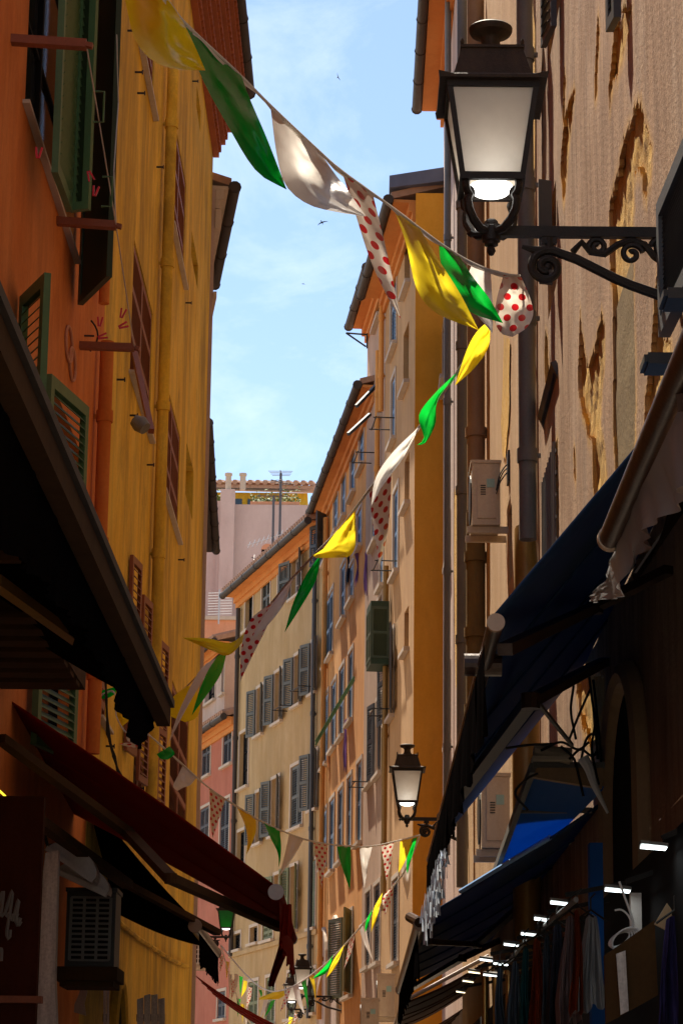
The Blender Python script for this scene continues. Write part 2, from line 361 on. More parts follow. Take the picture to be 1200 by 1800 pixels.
class Fac:
    """a building: facade line on plan starting at o, heading dirn, normal n to the street"""
    def __init__(s, name, label, o, ang, length, H, mat, side, depth=5, z0=0):
        s.o = Vector((o[0], o[1], 0)); a = R(ang); s.d = Vector((-math.sin(a), math.cos(a), 0))
        s.n = Vector((-math.cos(a), -math.sin(a), 0)) if side == 'R' else Vector((math.cos(a), math.sin(a), 0))
        s.L, s.H, s.mat, s.depth = length, H, mat, depth
        s.root = root(name, label, 'building', s.o); s.open = []
    def P(s, a, z, o=0): return s.o + s.d * a + s.n * o + Vector((0, 0, z))
    def sz(s, px, py, o=0):
        p = on_plane(px, py, s.o + s.n * o, s.n); return (p - s.o).dot(s.d), p.z
    def box(s, mb, a0, a1, z0, z1, o0, o1):
        q = [(a0, o0), (a1, o0), (a1, o1), (a0, o1)]
        mb.hexa([s.P(a, z0, o) for a, o in q] + [s.P(a, z1, o) for a, o in q])
    def wall(s, rough_name='wall', rev=.16):
        mb = MB(); ops = s.open
        S = sorted(set([0, s.L] + [min(max(v, 0), s.L) for q in ops for v in q[:2]]))
        Z = sorted(set([0, s.H] + [min(max(v, 0), s.H) for q in ops for v in q[2:]]))
        for i in range(len(S) - 1):
            for j in range(len(Z) - 1):
                cs, cz = (S[i] + S[i + 1]) / 2, (Z[j] + Z[j + 1]) / 2
                if any(q[0] < cs < q[1] and q[2] < cz < q[3] for q in ops): continue
                mb.add([s.P(S[i], Z[j]), s.P(S[i + 1], Z[j]), s.P(S[i + 1], Z[j + 1]), s.P(S[i], Z[j + 1])], [(0, 1, 2, 3)])
        for q in ops:
            a, b, c, d = q; c4_ = [(a, c), (b, c), (b, d), (a, d)]
            for k in range(4):
                (s0, z0), (s1, z1) = c4_[k], c4_[(k + 1) % 4]
                mb.add([s.P(s0, z0), s.P(s1, z1), s.P(s1, z1, -rev), s.P(s0, z0, -rev)], [(0, 1, 2, 3)])
        D = -s.depth
        for a in (0, s.L): mb.add([s.P(a, 0), s.P(a, 0, D), s.P(a, s.H, D), s.P(a, s.H)], [(0, 1, 2, 3)])
        mb.add([s.P(0, 0, D), s.P(s.L, 0, D), s.P(s.L, s.H, D), s.P(0, s.H, D)], [(0, 1, 2, 3)])
        # inner backing so openings are not see-through
        mb.add([s.P(0.02, 0.02, -1.2), s.P(s.L - .02, .02, -1.2), s.P(s.L - .02, s.H, -1.2), s.P(0.02, s.H, -1.2)], [(0, 1, 2, 3)])
        return mb.build(rough_name, s.mat, s.root, recalc=False)
    def eave(s, zg, over=.5, a0=-.05, a1=None, soffit='soffit', gut=True, slope=.3, th=.12, tiles=False):
        a1 = s.L + .05 if a1 is None else a1
        mb = MB(); s.box(mb, a0, a1, zg, zg + .05, -.1, over); s.box(mb, a0, a1, zg - .16, zg - .003, .003, .12)
        s.box(mb, a0, a1, zg - .30, zg - .163, .003, .06)
        mb.build('soffit', M[soffit], s.root)
        mb = MB(); q = [(a0, over + .04, zg + .06), (a1, over + .04, zg + .06), (a1, -s.depth, zg + .06 + slope * s.depth), (a0, -s.depth, zg + .06 + slope * s.depth)]
        lo = [s.P(a, z, o) for a, o, z in q]; mb.hexa(lo + [p + Vector((0, 0, th)) for p in lo])
        if tiles:
            n = int((a1 - a0) / .22)
            for i in range(n):
                a = a0 + (i + .5) * (a1 - a0) / n
                mb.tube([s.P(a, zg + .13 + th * .3, over + .12), s.P(a, zg + .13 + th * .3 + slope * 1.2, over - 1.1)], .075, 6)
        mb.build('roof', M['rooftile'], s.root)
        if gut:
            mb = MB(); mb.tube([s.P(a0 - .03, zg + .04, over + .09), s.P(a1 + .03, zg + .04, over + .09)], .085, 10)
            k = max(2, int((a1 - a0) / 1.2))
            for i in range(k + 1):
                a = a0 + (a1 - a0) * i / k; mb.tube([s.P(a - .015, zg + .04, over + .09), s.P(a + .015, zg + .04, over + .09)], .097, 10)
            mb.build('gutter', M['gutter'], s.root, smooth=True)
    def pipe(s, px, py0, py1, r, mat, off=None, collars=3, name='drainpipe', bend=None):
        off = off or r + .03
        a, z1 = s.sz(px, py0, off); _, z0 = s.sz(px, py1, off)
        a = s.sz(px, (py0 + py1) / 2, off)[0]
        mb = MB(); pts = [s.P(a, z0, off), s.P(a, z1, off)]
        if bend: pts.append(s.P(a + bend[0], z1 + .35, off + bend[1])); pts.append(s.P(a + bend[0], z1 + .6, off + bend[1]))
        mb.tube(pts, r, 12)
        o = mb.build(name, M[mat], s.root, smooth=True)
        for k in range(collars):
            mb = MB(); z = z0 + (z1 - z0) * (k + .6) / (collars + .2)
            mb.tube([s.P(a, z - .05, off), s.P(a, z + .05, off)], r * 1.22, 12)
            s.box(mb, a - .015, a + .015, z - .015, z + .015, .002, off)
            mb.build('pipe_collar', M[mat], o, smooth=True)
        return o
    def window(s, a0, a1, z0, z1, mode='closed', sh='blue', frame='trim', surround=.08, sill=True, ang=12, nsl=18, glass='pane', leafw=None, panels=2, sillt=.07, silld=.10):
        if a1 < a0: a0, a1 = a1, a0
        a0 = max(a0, .05); a1 = min(a1, s.L - .05)
        if a1 - a0 < .2: a1 = a0 + .3
        s.open.append((a0, a1, z0, z1)); w = a1 - a0; h = z1 - z0
        mb = MB(); s.box(mb, a0, a1, z0, z1, -.155, -.135)
        win = mb.build('window', M[glass] if mode != 'slit' else M['dark'], s.root)
        if mode != 'slit':
            mb = MB()
            for (b0, b1, c0, c1) in ((a0, a0 + .05, z0, z1), (a1 - .05, a1, z0, z1), (a0 + .05, a1 - .05, z0, z0 + .06), (a0 + .05, a1 - .05, z1 - .06, z1), ((a0 + a1) / 2 - .03, (a0 + a1) / 2 + .03, z0 + .06, z1 - .06)):
                s.box(mb, b0, b1, c0, c1, -.133, -.10)
            for k in (1, 2): s.box(mb, a0 + .05, a1 - .05, z0 + h * k / 3 - .015, z0 + h * k / 3 + .015, -.132, -.112)
            mb.build('frame', M['white'] if mode == 'open' else M['dark'], win)
        if surround:
            mb = MB(); g = surround
            for (b0, b1, c0, c1) in ((a0 - g, a0 - .002, z0, z1), (a1 + .002, a1 + g, z0, z1), (a0 - g, a1 + g, z1 + .002, z1 + g)):
                s.box(mb, b0, b1, c0, c1, .002, .022)
            mb.build('surround', M[frame], win)
        if sill:
            mb = MB(); s.box(mb, a0 - .12, a1 + .12, z0 - sillt, z0 - .003, .002, silld); mb.build('sill', M[frame], win)
        if mode == 'closed':
            for k in (0, 1):
                mb = MB(); lw = w / 2 - .01
                if k == 0: leaf(mb, s.P(a0 + .005, z0 + .01, -.03), s.d, lw, h - .02, s.n, nsl, panels=panels)
                else: leaf(mb, s.P(a1 - .005, z0 + .01, -.03), -s.d, lw, h - .02, s.n, nsl, panels=panels)
                mb.build('shutter', M[sh], win)
        if mode == 'open':
            lw = leafw or max(w / 2, .42); an = R(ang)
            for k in (0, 1):
                mb = MB()
                U = (-s.d if k == 0 else s.d) * math.cos(an) + s.n * math.sin(an)
                Nn = s.n * math.cos(an) + (s.d if k == 0 else -s.d) * math.sin(an)
                leaf(mb, s.P(a0 - .01 if k == 0 else a1 + .01, z0 + .01, .05), U, lw, h - .02, Nn, nsl, panels=panels)
                mb.build('shutter', M[sh], win)
        return win
    def wpx(s, x0, y0, x1, y1, **kw):
        """window from the pixels of its far top corner and near bottom corner"""
        a0, z1 = s.sz(x0, y0); a1, z0 = s.sz(x1, y1)
        return s.window(min(a0, a1), max(a0, a1), min(z0, z1), max(z0, z1), **kw)
    def rod(s, px, py, length=.9, out=.35):
        a, z = s.sz(px, py); mb = MB()
        mb.tube([s.P(a - .45, z, out), s.P(a + .45, z, out)], .012, 6); mb.tube([s.P(a - .4, z, 0), s.P(a - .4, z, out + .05)], .012, 6)
        mb.tube([s.P(a + .4, z, 0), s.P(a + .4, z, out + .05)], .012, 6)
        return mb.build('drying_rack', M['iron'], s.root)
# ------------------------------------------------------------------ ground
mb = MB(); mb.add([(-400, -400, 0), (400, -400, 0), (400, 900, 0), (-400, 900, 0)], [(0, 1, 2, 3)])
tag(mb.build('ground', M['stone']), kind='structure')
# ------------------------------------------------------------------ LEFT: orange building
XL = -2.25
Fo = Fac('orange_building', 'orange plastered house with green shutters at the left edge', (XL, 3.0), 0, 17.7, 16, M['orange'], 'L')
a, z = Fo.sz(40, 300); 
def rect_on(fac, pts):
    q = [fac.sz(*p) for p in pts]; return min(x[0] for x in q), max(x[0] for x in q), min(x[1] for x in q), max(x[1] for x in q)
# upper window: opening behind the two green leaves
a0, _ = Fo.sz(45, 150); a1, _ = Fo.sz(128, 440); _, z0 = Fo.sz(125, 440); z1 = z0 + 2.9
w1 = Fo.window(a0, a1, z0, z1, mode='none', surround=.0, sill=True, sillt=.03, silld=.05)
w1['label'] = 'tall window with green louvred leaves folded outward'
def leaf_px(parent, p_in, p_out, h, mat, x_in, nsl=26, panels=2, t=.045, solid=False, down=False, fr=.07, dark=False):
    A = on_x(p_in[0], p_in[1], x_in); B = on_z(p_out[0], p_out[1], A.z)
    U = (B - A); U.z = 0; w = U.length
    if down: A = A - Vector((0, 0, h))
    Nn = U.cross(Vector((0, 0, 1))).normalized(); mb = MB()
    sl_ = MB() if dark else None
    leaf(mb, A, U, w, h, Nn, nsl, t, fr, panels, solid, sl_); o = mb.build('shutter', mat, parent)
    if dark: sl_.build('louvres', M['greendk'], o)
    return o
leaf_px(w1, (122, 372), (96, 302), 3.0, M['green'], XL + .22, 34, 1)
leaf_px(w1, (157, 368), (123, 372), 3.0, M['green'], XL + .36, 44, 1, dark=True, fr=.05)
leaf_px(w1, (141, 536), (192, 486), 3.3, M['greendk'], XL + .05, 4, 1, solid=True, fr=.05)
for (px, py) in ((165, 160), (180, 310)):
    mb = MB(); p = on_x(px, py, XL + .42); mb.tube([p, p + Vector((.07, 0, 0)), p + Vector((.07, 0, -.22)), p + Vector((0, 0, -.22))], .008, 6)
    mb.build('shutter_handle', M['green'], w1)
# far-left upper window (its leaf only)
a0, z1 = Fo.sz(2, -200); a1, z0 = Fo.sz(44, 110)
# lower window
a0, z1 = Fo.sz(88, 662); a1, _ = Fo.sz(140, 900); z0 = z1 - 2.6
w2 = Fo.window(a0, a1 - .1, z0, z1, mode='none', surround=0, sillt=.03, silld=.05)
leaf_px(w2, (86, 657), (152, 716), 2.6, M['green'], XL + .06, 40, 2, down=True)
leaf_px(w2, (40, 522), (84, 479), 1.5, M['green'], XL + .03, 20, 1, down=True)
Fo.pipe(176, 560, 1345, .058, 'orange', collars=3)
o_ = Fo.pipe(186, 330, 545, .045, 'orange', collars=1)
Fo.wall()
# medallion on the wall, little hook
mb = MB()
for (px, py, r_) in ((119, 605, .13), (125, 640, .12)):
    a, z = Fo.sz(px, py)
    mb.tube([Fo.P(a + math.cos(t * .2618) * r_ * 1.6, z + math.sin(t * .2618) * r_, .012) for t in range(25)], .012, 6)
mb.build('wall_moulding', M['peach'], Fo.root)
mb = MB(); a, z = Fo.sz(148, 590)
mb.tube([Fo.P(a, z, 0), Fo.P(a, z, .08)], .008, 6)
mb.tube([Fo.P(a, z + .13 * math.sin(t / 3), .08 + .03 * math.cos(t / 1.5)) for t in range(-5, 6)], .008, 6); mb.build('wall_hook', M['iron'], Fo.root)
# timber poles for washing lines
tips = []
for i, (p0, p1) in enumerate((((20, 69), (152, 78)), ((100, 388), (204, 396)), ((140, 607), (236, 611)))):
    A = on_x(p0[0], p0[1], XL); B = on_y(p1[0], p1[1], A.y); tips.append(B)
    mb = MB(); mb.bar(A - Vector((.02, 0, 0)), B, .07, .055); mb.bar(B - Vector((.001, 0, .0)), B + Vector((.04, 0, -.01)), .045, .03)
    mb.build('washing_line_pole', M['timber'], Fo.root)
cl = root('clothesline', 'thin washing line with red pegs hanging between the timber poles', 'clothesline', tips[0])
mb = MB(); mb.tube([tips[0], tips[1], tips[2]], .005, 5); mb.tube([on_x(205, 60, XL + .4), on_x(208, 180, XL + .4), on_x(200, 300, XL + .42), tips[1]], .005, 5)
mb.build('line', M['cord'], cl)
def pegpx(px, py, Y, an):
    p = on_y(px, py, Y); mb = MB(); u = Vector((math.cos(an), 0, math.sin(an))) * .035; v = Vector((-math.sin(an), 0, math.cos(an))) * .012
    mb.bar(p - u, p + u + v, .012, .012); mb.bar(p - u * 1.0 - v, p + u - v * 2, .012, .012); mb.build('peg', M['peg'], cl)
for (px, py, Y, an) in ((160, 308, 15.5, -1.2), (166, 335, 15.5, 1.4), (214, 550, 17, 1.3), (216, 571, 17, .4), (174, 565, 17.5, 1.5), (180, 590, 17.5, .3), (66, 268, 14, 1.5)):
    pegpx(px, py, Y, an)
# ------------------------------------------------------------------ LEFT: yellow building
Fy = Fac('yellow_building', 'yellow plastered house with red brown shutters and tall drainpipe, left side', (XL, 20.72), 0, 13.95, 16.6, M['yellow'], 'L')
def leafwin(fac, x0, y0, x1, y1, mat, **kw): return fac.wpx(x0, y0, x1, y1, sh=mat, surround=0, **kw)
K = dict(mode='closed', nsl=40, frame='white', panels=3, sillt=.03, silld=.06)
for q in ((236, 420, 262, 770), (244, -60, 268, 200), (306, 205, 322, 500), (291, 665, 312, 950)):
    leafwin(Fy, *q, 'redbrown', **K)
for q in ((337, 405, 347, 508), (328, 778, 338, 915), (346, 150, 352, 232)):
    Fy.wpx(*q, mode='slit', surround=0, sill=False)
for q in ((176, 1150, 186, 1282), (236, 1310, 250, 1440), (303, 1195, 326, 1500)):
    leafwin(Fy, *q, 'redbrown', mode='closed', nsl=36, frame='white', panels=3, sillt=.03, silld=.06)
# projecting leaves seen edge-on
def stickleaf(fac, px, py, w, h, mat, ang=60):
    a, z = fac.sz(px, py); mb = MB(); U = fac.d * math.cos(R(ang)) + fac.n * math.sin(R(ang))
    leaf(mb, fac.P(a, z - h, .03), U, w, h, U.cross(Vector((0, 0, 1))), 24, panels=2); return mb.build('shutter', M[mat], fac.root)
stickleaf(Fy, 226, 975, .45, 1.9, 'redbrown', 7); stickleaf(Fy, 246, 1045, .45, 1.9, 'redbrown', 7)
stickleaf(Fy, 277, 1125, .45, 2.0, 'redbrown', 7)
a, z = Fy.sz(236, 605)   # leaf propped outward at its foot
mb = MB(); p = on_x(234, 612, XL + .05); q = on_x(266, 758, XL + .35); mb.bar(p, q, .05, .05); p2 = on_x(234, 760, XL + .05)
mb.build('shutter_stay', M['redbrown'], Fy.root)
mb = MB(); p = on_x(246, 745, XL + .25)
mb.tube([p + Vector((-.06, 0, .04)), p, p + Vector((.05, -.02, -.05))], [.05, .08, .06], 12); mb.build('extractor_hood', M['zinc'], Fy.root, smooth=True)
Fy.pipe(287, -40, 1440, .062, 'yellow', collars=5)
# wall ties, small fixings
for (px, py) in ((224, 53), (237, 126), (241, 163), (275, 293), (326, 532), (205, 667), (258, 817), (313, 984), (338, 142), (228, 730), (186, 1312), (240, 1386)):
    mb = MB(); a, z = Fy.sz(px, py); Fy.box(mb, a - .008, a + .008, z - .008, z + .008, 0, .07); Fy.box(mb, a - .01, a + .01, z - .02, z + .02, .07, .08)
    mb.build('wall_tie', M['iron'], Fy.root)
# lower storey moulding, arched doorway
mb = MB(); a0, z0_ = Fy.sz(205, 1620)
pts = [on_x(px, py, XL + .03) for px, py in ((205, 1618), (240, 1648), (262, 1662), (300, 1688), (330, 1700))]
mb.tube(pts, .025, 6); mb.build('wall_cable_duct', M['yellow'], Fy.root)
a0, zt = Fy.sz(203, 1728); 
aL, _ = Fy.sz(193, 1800); aR, _ = Fy.sz(215, 1800)
arch = [Fy.P(a0 + (aR - aL) / 2 * math.cos(t), max(zt - .9 + .9 * math.sin(t), 0), .02) for t in [math.pi * k / 14 for k in range(15)]]
mb = MB(); mb.tube([arch[0] - Vector((0, 0, 2))] + arch + [arch[-1] - Vector((0, 0, 2))], .07, 8); mb.build('arch_surround', M['yellow'], Fy.root)
mb = MB(); mb.add([p + Fy.n * .01 for p in arch] + [arch[-1] + Fy.n * .01 - Vector((0, 0, 2)), arch[0] + Fy.n * .01 - Vector((0, 0, 2))], [tuple(range(17))]); mb.build('doorway', M['dark'], Fy.root, recalc=False)

for k in range(5):
    mb = MB(); oo = .09 * (k + 1); Fy.box(mb, 5, 13.95, 15.62 + .2 * k, 15.815 + .2 * k, .003, oo)
    for i in range(50): mb.tube([Fy.P(5 + i * .18, 15.72 + .2 * k, oo - .06), Fy.P(5 + i * .18, 15.72 + .2 * k, oo + .035)], .07, 8)
    mb.build('tiled_cornice_course', M['soffitbrick'], Fy.root)
Fy.eave(16.63, over=.42, a0=5, soffit='rooftile'); Fy.wall()
# spilled plaster specks are in the material; building beyond with cornice
G2 = Fac('cornice_house', 'pale house with moulded cornice just beyond the yellow house', (-2.20, 34.72), 7, 4.5, 15.15, M['lavender'], 'L')
zc = 15.15; G2.eave(zc, over=.19, soffit='trim', a0=.0, a1=4.4)
mb = MB(); G2.box(mb, -.02, 4.5, zc - .62, zc - .32, .003, .09); G2.box(mb, -.02, 4.5, zc - 1.7, zc - 1.6, .003, .05); mb.build('cornice', M['trim'], G2.root)
G2.wall()
G3 = Fac('dark_eaved_house', 'low house with dark projecting eave beyond the cornice house', (-3.3, 45.5), 2.3, 11, 15, M['pinkgrey'], 'L')
G3.eave(14.6, over=.30, soffit='gutter', a1=10.6); G3.H = 14.6; G3.wall()
# ------------------------------------------------------------------ RIGHT chain far away
YF = 40.66
A = Fac('tan_house', 'tan house with blue shutters whose ochre end wall faces down the street', (.878, YF), 5.2, 5.1, 19.0, M['tan'], 'R', depth=6)
A2 = Fac('greige_house', 'narrow grey beige house with a green shuttered bay, between tan and orange fronts', (.42, 45.74), 5.5, 3.58, 18.9, M['greige'], 'R')
B = Fac('salmon_house', 'long orange salmon house with blue shutters where the street bends', (.08, 49.3), 6.2, 9.02, 16.9, M['salmon'], 'R')
Cc = Fac('cream_house', 'cream house with grey green shutters and tiled eave at the bend', (-.9, 58.27), 15.9, 8.94, 16.1, M['cream'], 'R')
Dd = Fac('red_pink_house', 'small red pink house at the far end of the street', (-3.35, 66.87), 16.2, 9, 12.7, M['redpink'], 'R')
A.H = 17.25; A2.H = 17.85; B.H = 16.1; Cc.H = 15.85; Dd.H = 12.55; A.eave(17.25, over=.39, a0=.02); A2.eave(17.8, over=.30); B.eave(16.08, over=.27, a0=-1.5); Cc.eave(15.83, over=.33, tiles=True); Dd.eave(12.5, over=.25, tiles=True)
# end wall cladding of A (faces the camera) and slate flashing
mb = MB(); mb.box(.872, 1.9, YF - .06, YF - .004, 0, 17.4); mb.build('end_wall', M['ochre'], A.root)
p0 = on_y(684, 322, YF); p1 = on_y(776, 302, YF)
mb = MB(); mb.hexa([(p0.x, YF - .12, p0.z - .12), (1.95, YF - .12, p1.z - .12), (1.95, YF + .5, p1.z - .12), (p0.x, YF + .5, p0.z - .12), (p0.x, YF - .12, p0.z + .1), (1.95, YF - .12, p1.z + .15), (1.95, YF + .5, p1.z + .15), (p0.x, YF + .5, p0.z + .1)])
mb.build('roof_flashing', M['slate'], A.root)
for q in ((688, 470, 697, 600), (688.5, 672, 695, 767)): A.wpx(*q, sh='blue', nsl=24)
for q in ((711, 428, 720, 492), (709, 590, 718, 668), (711, 812, 719, 880), (710.5, 1078, 718, 1138)): A.wpx(*q, mode='slit', surround=0)
A.wpx(692, 870, 700, 1000, sh='blue', mode='closed', nsl=30); A.wpx(682, 1125, 692, 1255, mode='open', sh='slateg', ang=8, nsl=28, leafw=.55)
A.wpx(690, 1550, 700, 1690, sh='slateg', mode='closed', nsl=26)
A.pipe(676, 1000, 1600, .05, 'gold', collars=3); A.rod(690, 745); A.rod(694, 995); A.rod(688, 1253); 
A2.wpx(665, 674, 670, 728, mode='slit', surround=0)
A2.wpx(660, 500, 669, 550, sh='greyg', nsl=14); A2.wpx(654, 915, 663, 945, sh='blue', nsl=14)
A2.wpx(663, 1062, 672, 1143, sh='slateg', nsl=22); A2.wpx(646.5, 1262, 655, 1372, sh='slateg', nsl=26); A2.wpx(662, 1235, 671, 1355, mode='open', sh='slateg', nsl=26, ang=8, leafw=.5)
A2.wpx(658, 1560, 668, 1690, sh='slateg', nsl=26); A2.wpx(643, 1572, 651, 1698, sh='slateg', nsl=26)
A2.wpx(668, 950, 674, 1025, sh='blue', nsl=20)
A2.pipe(670, 500, 720, .05, 'salmon', collars=2); A2.pipe(663, 620, 900, .05, 'salmon', collars=2); A2.rod(652, 1380); A2.rod(656, 805)
# shuttered bay on A2
a0, z1 = A2.sz(655, 1056, .35); _, z0 = A2.sz(655, 1165, .35); a0 += .1
mb = MB(); A2.box(mb, a0 - .1, a0 + .7, z0, z0 + .1, .05, .38); bay = mb.build('shutter_bay', M['greendk'], A2.root)
mb = MB(); A2.box(mb, a0 - .1, a0 + .7, z1 - .1, z1, .05, .38); mb.build('bay_top', M['greendk'], bay)
for (p, U, w) in ((A2.P(a0 - .1, z0 + .1, .37), A2.d, .4), (A2.P(a0 + .31, z0 + .1, .37), A2.d, .4), (A2.P(a0 - .1, z0 + .1, .05), A2.n, .32), (A2.P(a0 + .7, z0 + .1, .05), A2.n, .32)):
    mb = MB(); leaf(mb, p, U, w, z1 - z0 - .2, U.cross(Vector((0, 0, 1))), 26, panels=2, fr=.04); mb.build('shutter', M['baygreen'], bay)
# B windows
for q in ((632, 747, 640, 812), (616.5, 792, 624, 860), (601, 838, 607.5, 902), (587, 880, 594, 928), (628, 905, 636, 955), (614, 1000, 622, 1048), (599.5, 1000, 607, 1082),
          (572, 1062, 585, 1146), (568.5, 1230, 576.5, 1338), (583, 1206, 590, 1310), (597, 1180, 604.5, 1290), (613, 1152, 620, 1262),
          (567, 1430, 574, 1520), (580, 1410, 587, 1528), (595, 1392, 602, 1511), (611, 1370, 617.5, 1487), (627.7, 1345, 635.5, 1478)):
    B.wpx(*q, sh='blue', nsl=24)
B.wpx(568.5, 925, 576, 978, mode='open', sh='slateg', nsl=16, ang=35)
B.wpx(606, 1612, 619, 1748, mode='open', sh='olvg', nsl=30, ang=15)
for q in ((563, 1640, 575, 1800), (583, 1620, 596, 1800)):
    a0, z1 = B.sz(q[0], q[1]); a1, _ = B.sz(q[2], q[3]); c_ = (a0 + a1) / 2; h_ = abs(a1 - a0) / 2
    ar = [B.P(c_ + h_ * math.cos(t), z1 - h_ + h_ * math.sin(t), .015) for t in [math.pi * k / 14 for k in range(15)]]
    mb = MB(); lo = [ar[-1] - Vector((0, 0, 3.6)), ar[0] - Vector((0, 0, 3.6))]; mb.add(ar + lo, [tuple(range(17))]); dr = mb.build('arched_door', M['lavender'], B.root, recalc=False)
    mb = MB(); mb.tube([lo[1]] + ar + [lo[0]], .06, 6); mb.build('surround', M['trim'], dr)
B.pipe(566.5, 925, 1790, .06, 'salmon', collars=5); B.rod(610, 965)
# C windows
for (q, md) in (((432, 1052, 444, 1100), 'bare'), ((461, 1024, 474.5, 1075), 'closed'), ((489.5, 1000, 504.5, 1043), 'closed'), ((513, 985, 530, 1040), 'open'),
                ((452, 1212, 462, 1288), 'open'), ((483.5, 1185, 495.5, 1265), 'open'), ((518, 1155, 529, 1235), 'open'), ((548, 1130, 556, 1215), 'open'),
                ((422, 1292, 435.7, 1380), 'bare'), ((450, 1395, 460, 1480), 'open'), ((478, 1372, 490, 1465), 'open'), ((512, 1350, 531, 1450), 'closed'), ((547, 1325, 557, 1420), 'open'),
                ((417, 1465, 430, 1523), 'bare'), ((482, 1540, 497, 1600), 'open'), ((511, 1525, 522, 1634), 'open'), ((546, 1515, 554, 1630), 'closed'),
                ((408, 1645, 423, 1668), 'bare'), ((440, 1632, 453, 1656), 'bare'), ((462, 1628, 480, 1650), 'closed'),
                ((437, 1728, 453, 1800), 'closed'), ((468, 1720, 483, 1800), 'closed'), ((506, 1712, 518, 1790), 'closed'), ((545, 1705, 554, 1780), 'closed')):
    low = q[1] > 1500
    Cc.wpx(*q, mode={'bare': 'none'}.get(md, md), sh='olvg' if low else 'greyg', nsl=22, ang=18, sill=(md != 'none'))
_, zl = Cc.sz(476, 1662); mb = MB(); Cc.box(mb, .01, 8.9, zl - .05, zl + .06, .002, .06); mb.build('string_course', M['cream'], Cc.root)
Cc.pipe(548, 945, 1790, .055, 'slateg', collars=4); Cc.pipe(412, 1075, 1680, .06, 'gutter', collars=4)
Cc.rod(545, 1212); Cc.rod(512, 1246)
# D windows
for q in ((356, 1290, 369.5, 1360), (393.5, 1268, 407, 1340), (352, 1424, 367, 1482), (388, 1410, 402, 1500), (383, 1745, 396, 1790)): Dd.wpx(*q, sh='slateg', nsl=22)
_, zl = Dd.sz(380, 1262); 
# lilac attic storey over D, set back
Dl = Fac('lilac_attic_house', 'lilac upper house with dark tiled eave behind the red pink house', (-3.75, 68.6), 16.2, 8, 15.6, M['lavender'], 'R')
for q in ((391, 1150, 412, 1205), (362, 1190, 378, 1228)): Dl.wpx(*q, mode='none', surround=.06)
Dl.H = 14.95; Dl.eave(14.9, over=.25, tiles=True); 
for f_ in (A, A2, B, Cc, Dd, Dl): f_.wall()
# ------------------------------------------------------------------ back buildings
YE = 84
p0 = on_y(340, 865, YE); p1 = on_y(560, 888, YE)
be = root('pink_back_building', 'tall pale pink block closing the view with roof terrace', 'building', (-6, YE, 0))
mb = MB(); mb.box(-13, .5, YE, YE + 8, 0, p1.z); mb.build('wall', M['pinkgrey'], be)
q0 = on_y(388, 860, YE - .3); q1 = on_y(413, 860, YE - .3)
mb = MB(); mb.box(q0.x, q1.x, YE - .35, YE - .003, 0, q0.z); mb.box(q0.x - .1, q0.x + .03, YE - .25, YE - .01, 0, q0.z - .4); mb.build('chimney_stack', M['pinkgrey'], be)
for k_ in (0, 1):
    mb = MB(); xx = q0.x + .25 + .5 * k_; mb.lathe([(.1, q0.z), (.1, q0.z + .5), (.13, q0.z + .52), (.13, q0.z + .6)], (xx, YE - .18, 0), 12); mb.build('chimney_pot', M['trim'], be)
t0 = on_y(350, 838, YE + 3); t1 = on_y(545, 862, YE + 3)
mb = MB(); mb.box(-12.5, t1.x - .1, YE + 3.2, YE + 7, p1.z - .2, t1.z - .05); pent = mb.build('penthouse', M['yellow'], be)
mb = MB()
for i in range(6):
    x = -9.6 + i * 1.1; mb.box(x, x + .9, YE + 3.14, YE + 3.19, p1.z, t1.z - .3)
mb.build('window', M['pane'], pent)
mb = MB(); zt = t1.z - .05
mb.hexa([(-13, YE + 2.4, zt), (t1.x + .3, YE + 2.4, zt - .05), (t1.x + .3, YE + 7.5, zt + 1.1), (-13, YE + 7.5, zt + 1.3), (-13, YE + 2.4, zt + .12), (t1.x + .3, YE + 2.4, zt + .07), (t1.x + .3, YE + 7.5, zt + 1.25), (-13, YE + 7.5, zt + 1.45)])
x = -12.9
while x < t1.x + .2:
    mb.tube([(x, YE + 2.3, zt + .15), (x, YE + 7.4, zt + 1.42)], .1, 6); x += .27
mb.build('roof', M['rooftile'], be)
random.seed(5)
for nm, (xa, xb) in (('green trailing plants at the right end of the roof terrace', (t1.x - 2.0, t1.x - .3)), ('green plants beside the chimney pots on the roof terrace', (p0.x + .3, p0.x + 1.3))):
    bx = root('terrace_plant', nm, 'plant', ((xa + xb) / 2, YE + .5, p1.z), 'plants on the roof terrace')
    mb = MB()
    for i in range(700):
        p = Vector((random.uniform(xa, xb), YE + random.uniform(.1, .7), p1.z + abs(random.gauss(0, .22))))
        u = Vector((random.uniform(-1, 1), random.uniform(-1, 1), random.uniform(-1, 1))).normalized() * .06; v = u.orthogonal().normalized() * .035
        mb.add([p - u, p + v, p + u, p - v], [(0, 1, 2, 3)])
    mb.build('foliage', M['leaf'], bx, recalc=False)
    mb = MB(); mb.box(xa, xb, YE + .1, YE + .6, p1.z + .003, p1.z + .14); mb.build('planter', M['peach'], bx)
pt = on_y(345, 1090, 78); 
pe = root('peach_terrace_house', 'low peach coloured house with parapet under the pink block', 'building', (-8, 78, 0))
mb = MB(); mb.box(-13, -3.6, 78, 83, 0, pt.z); mb.build('wall', M['peach'], pe)
mb = MB(); mb.box(-13, -3.55, 77.9, 78.2, pt.z + .003, pt.z + .12); mb.build('parapet', M['trim'], pe)
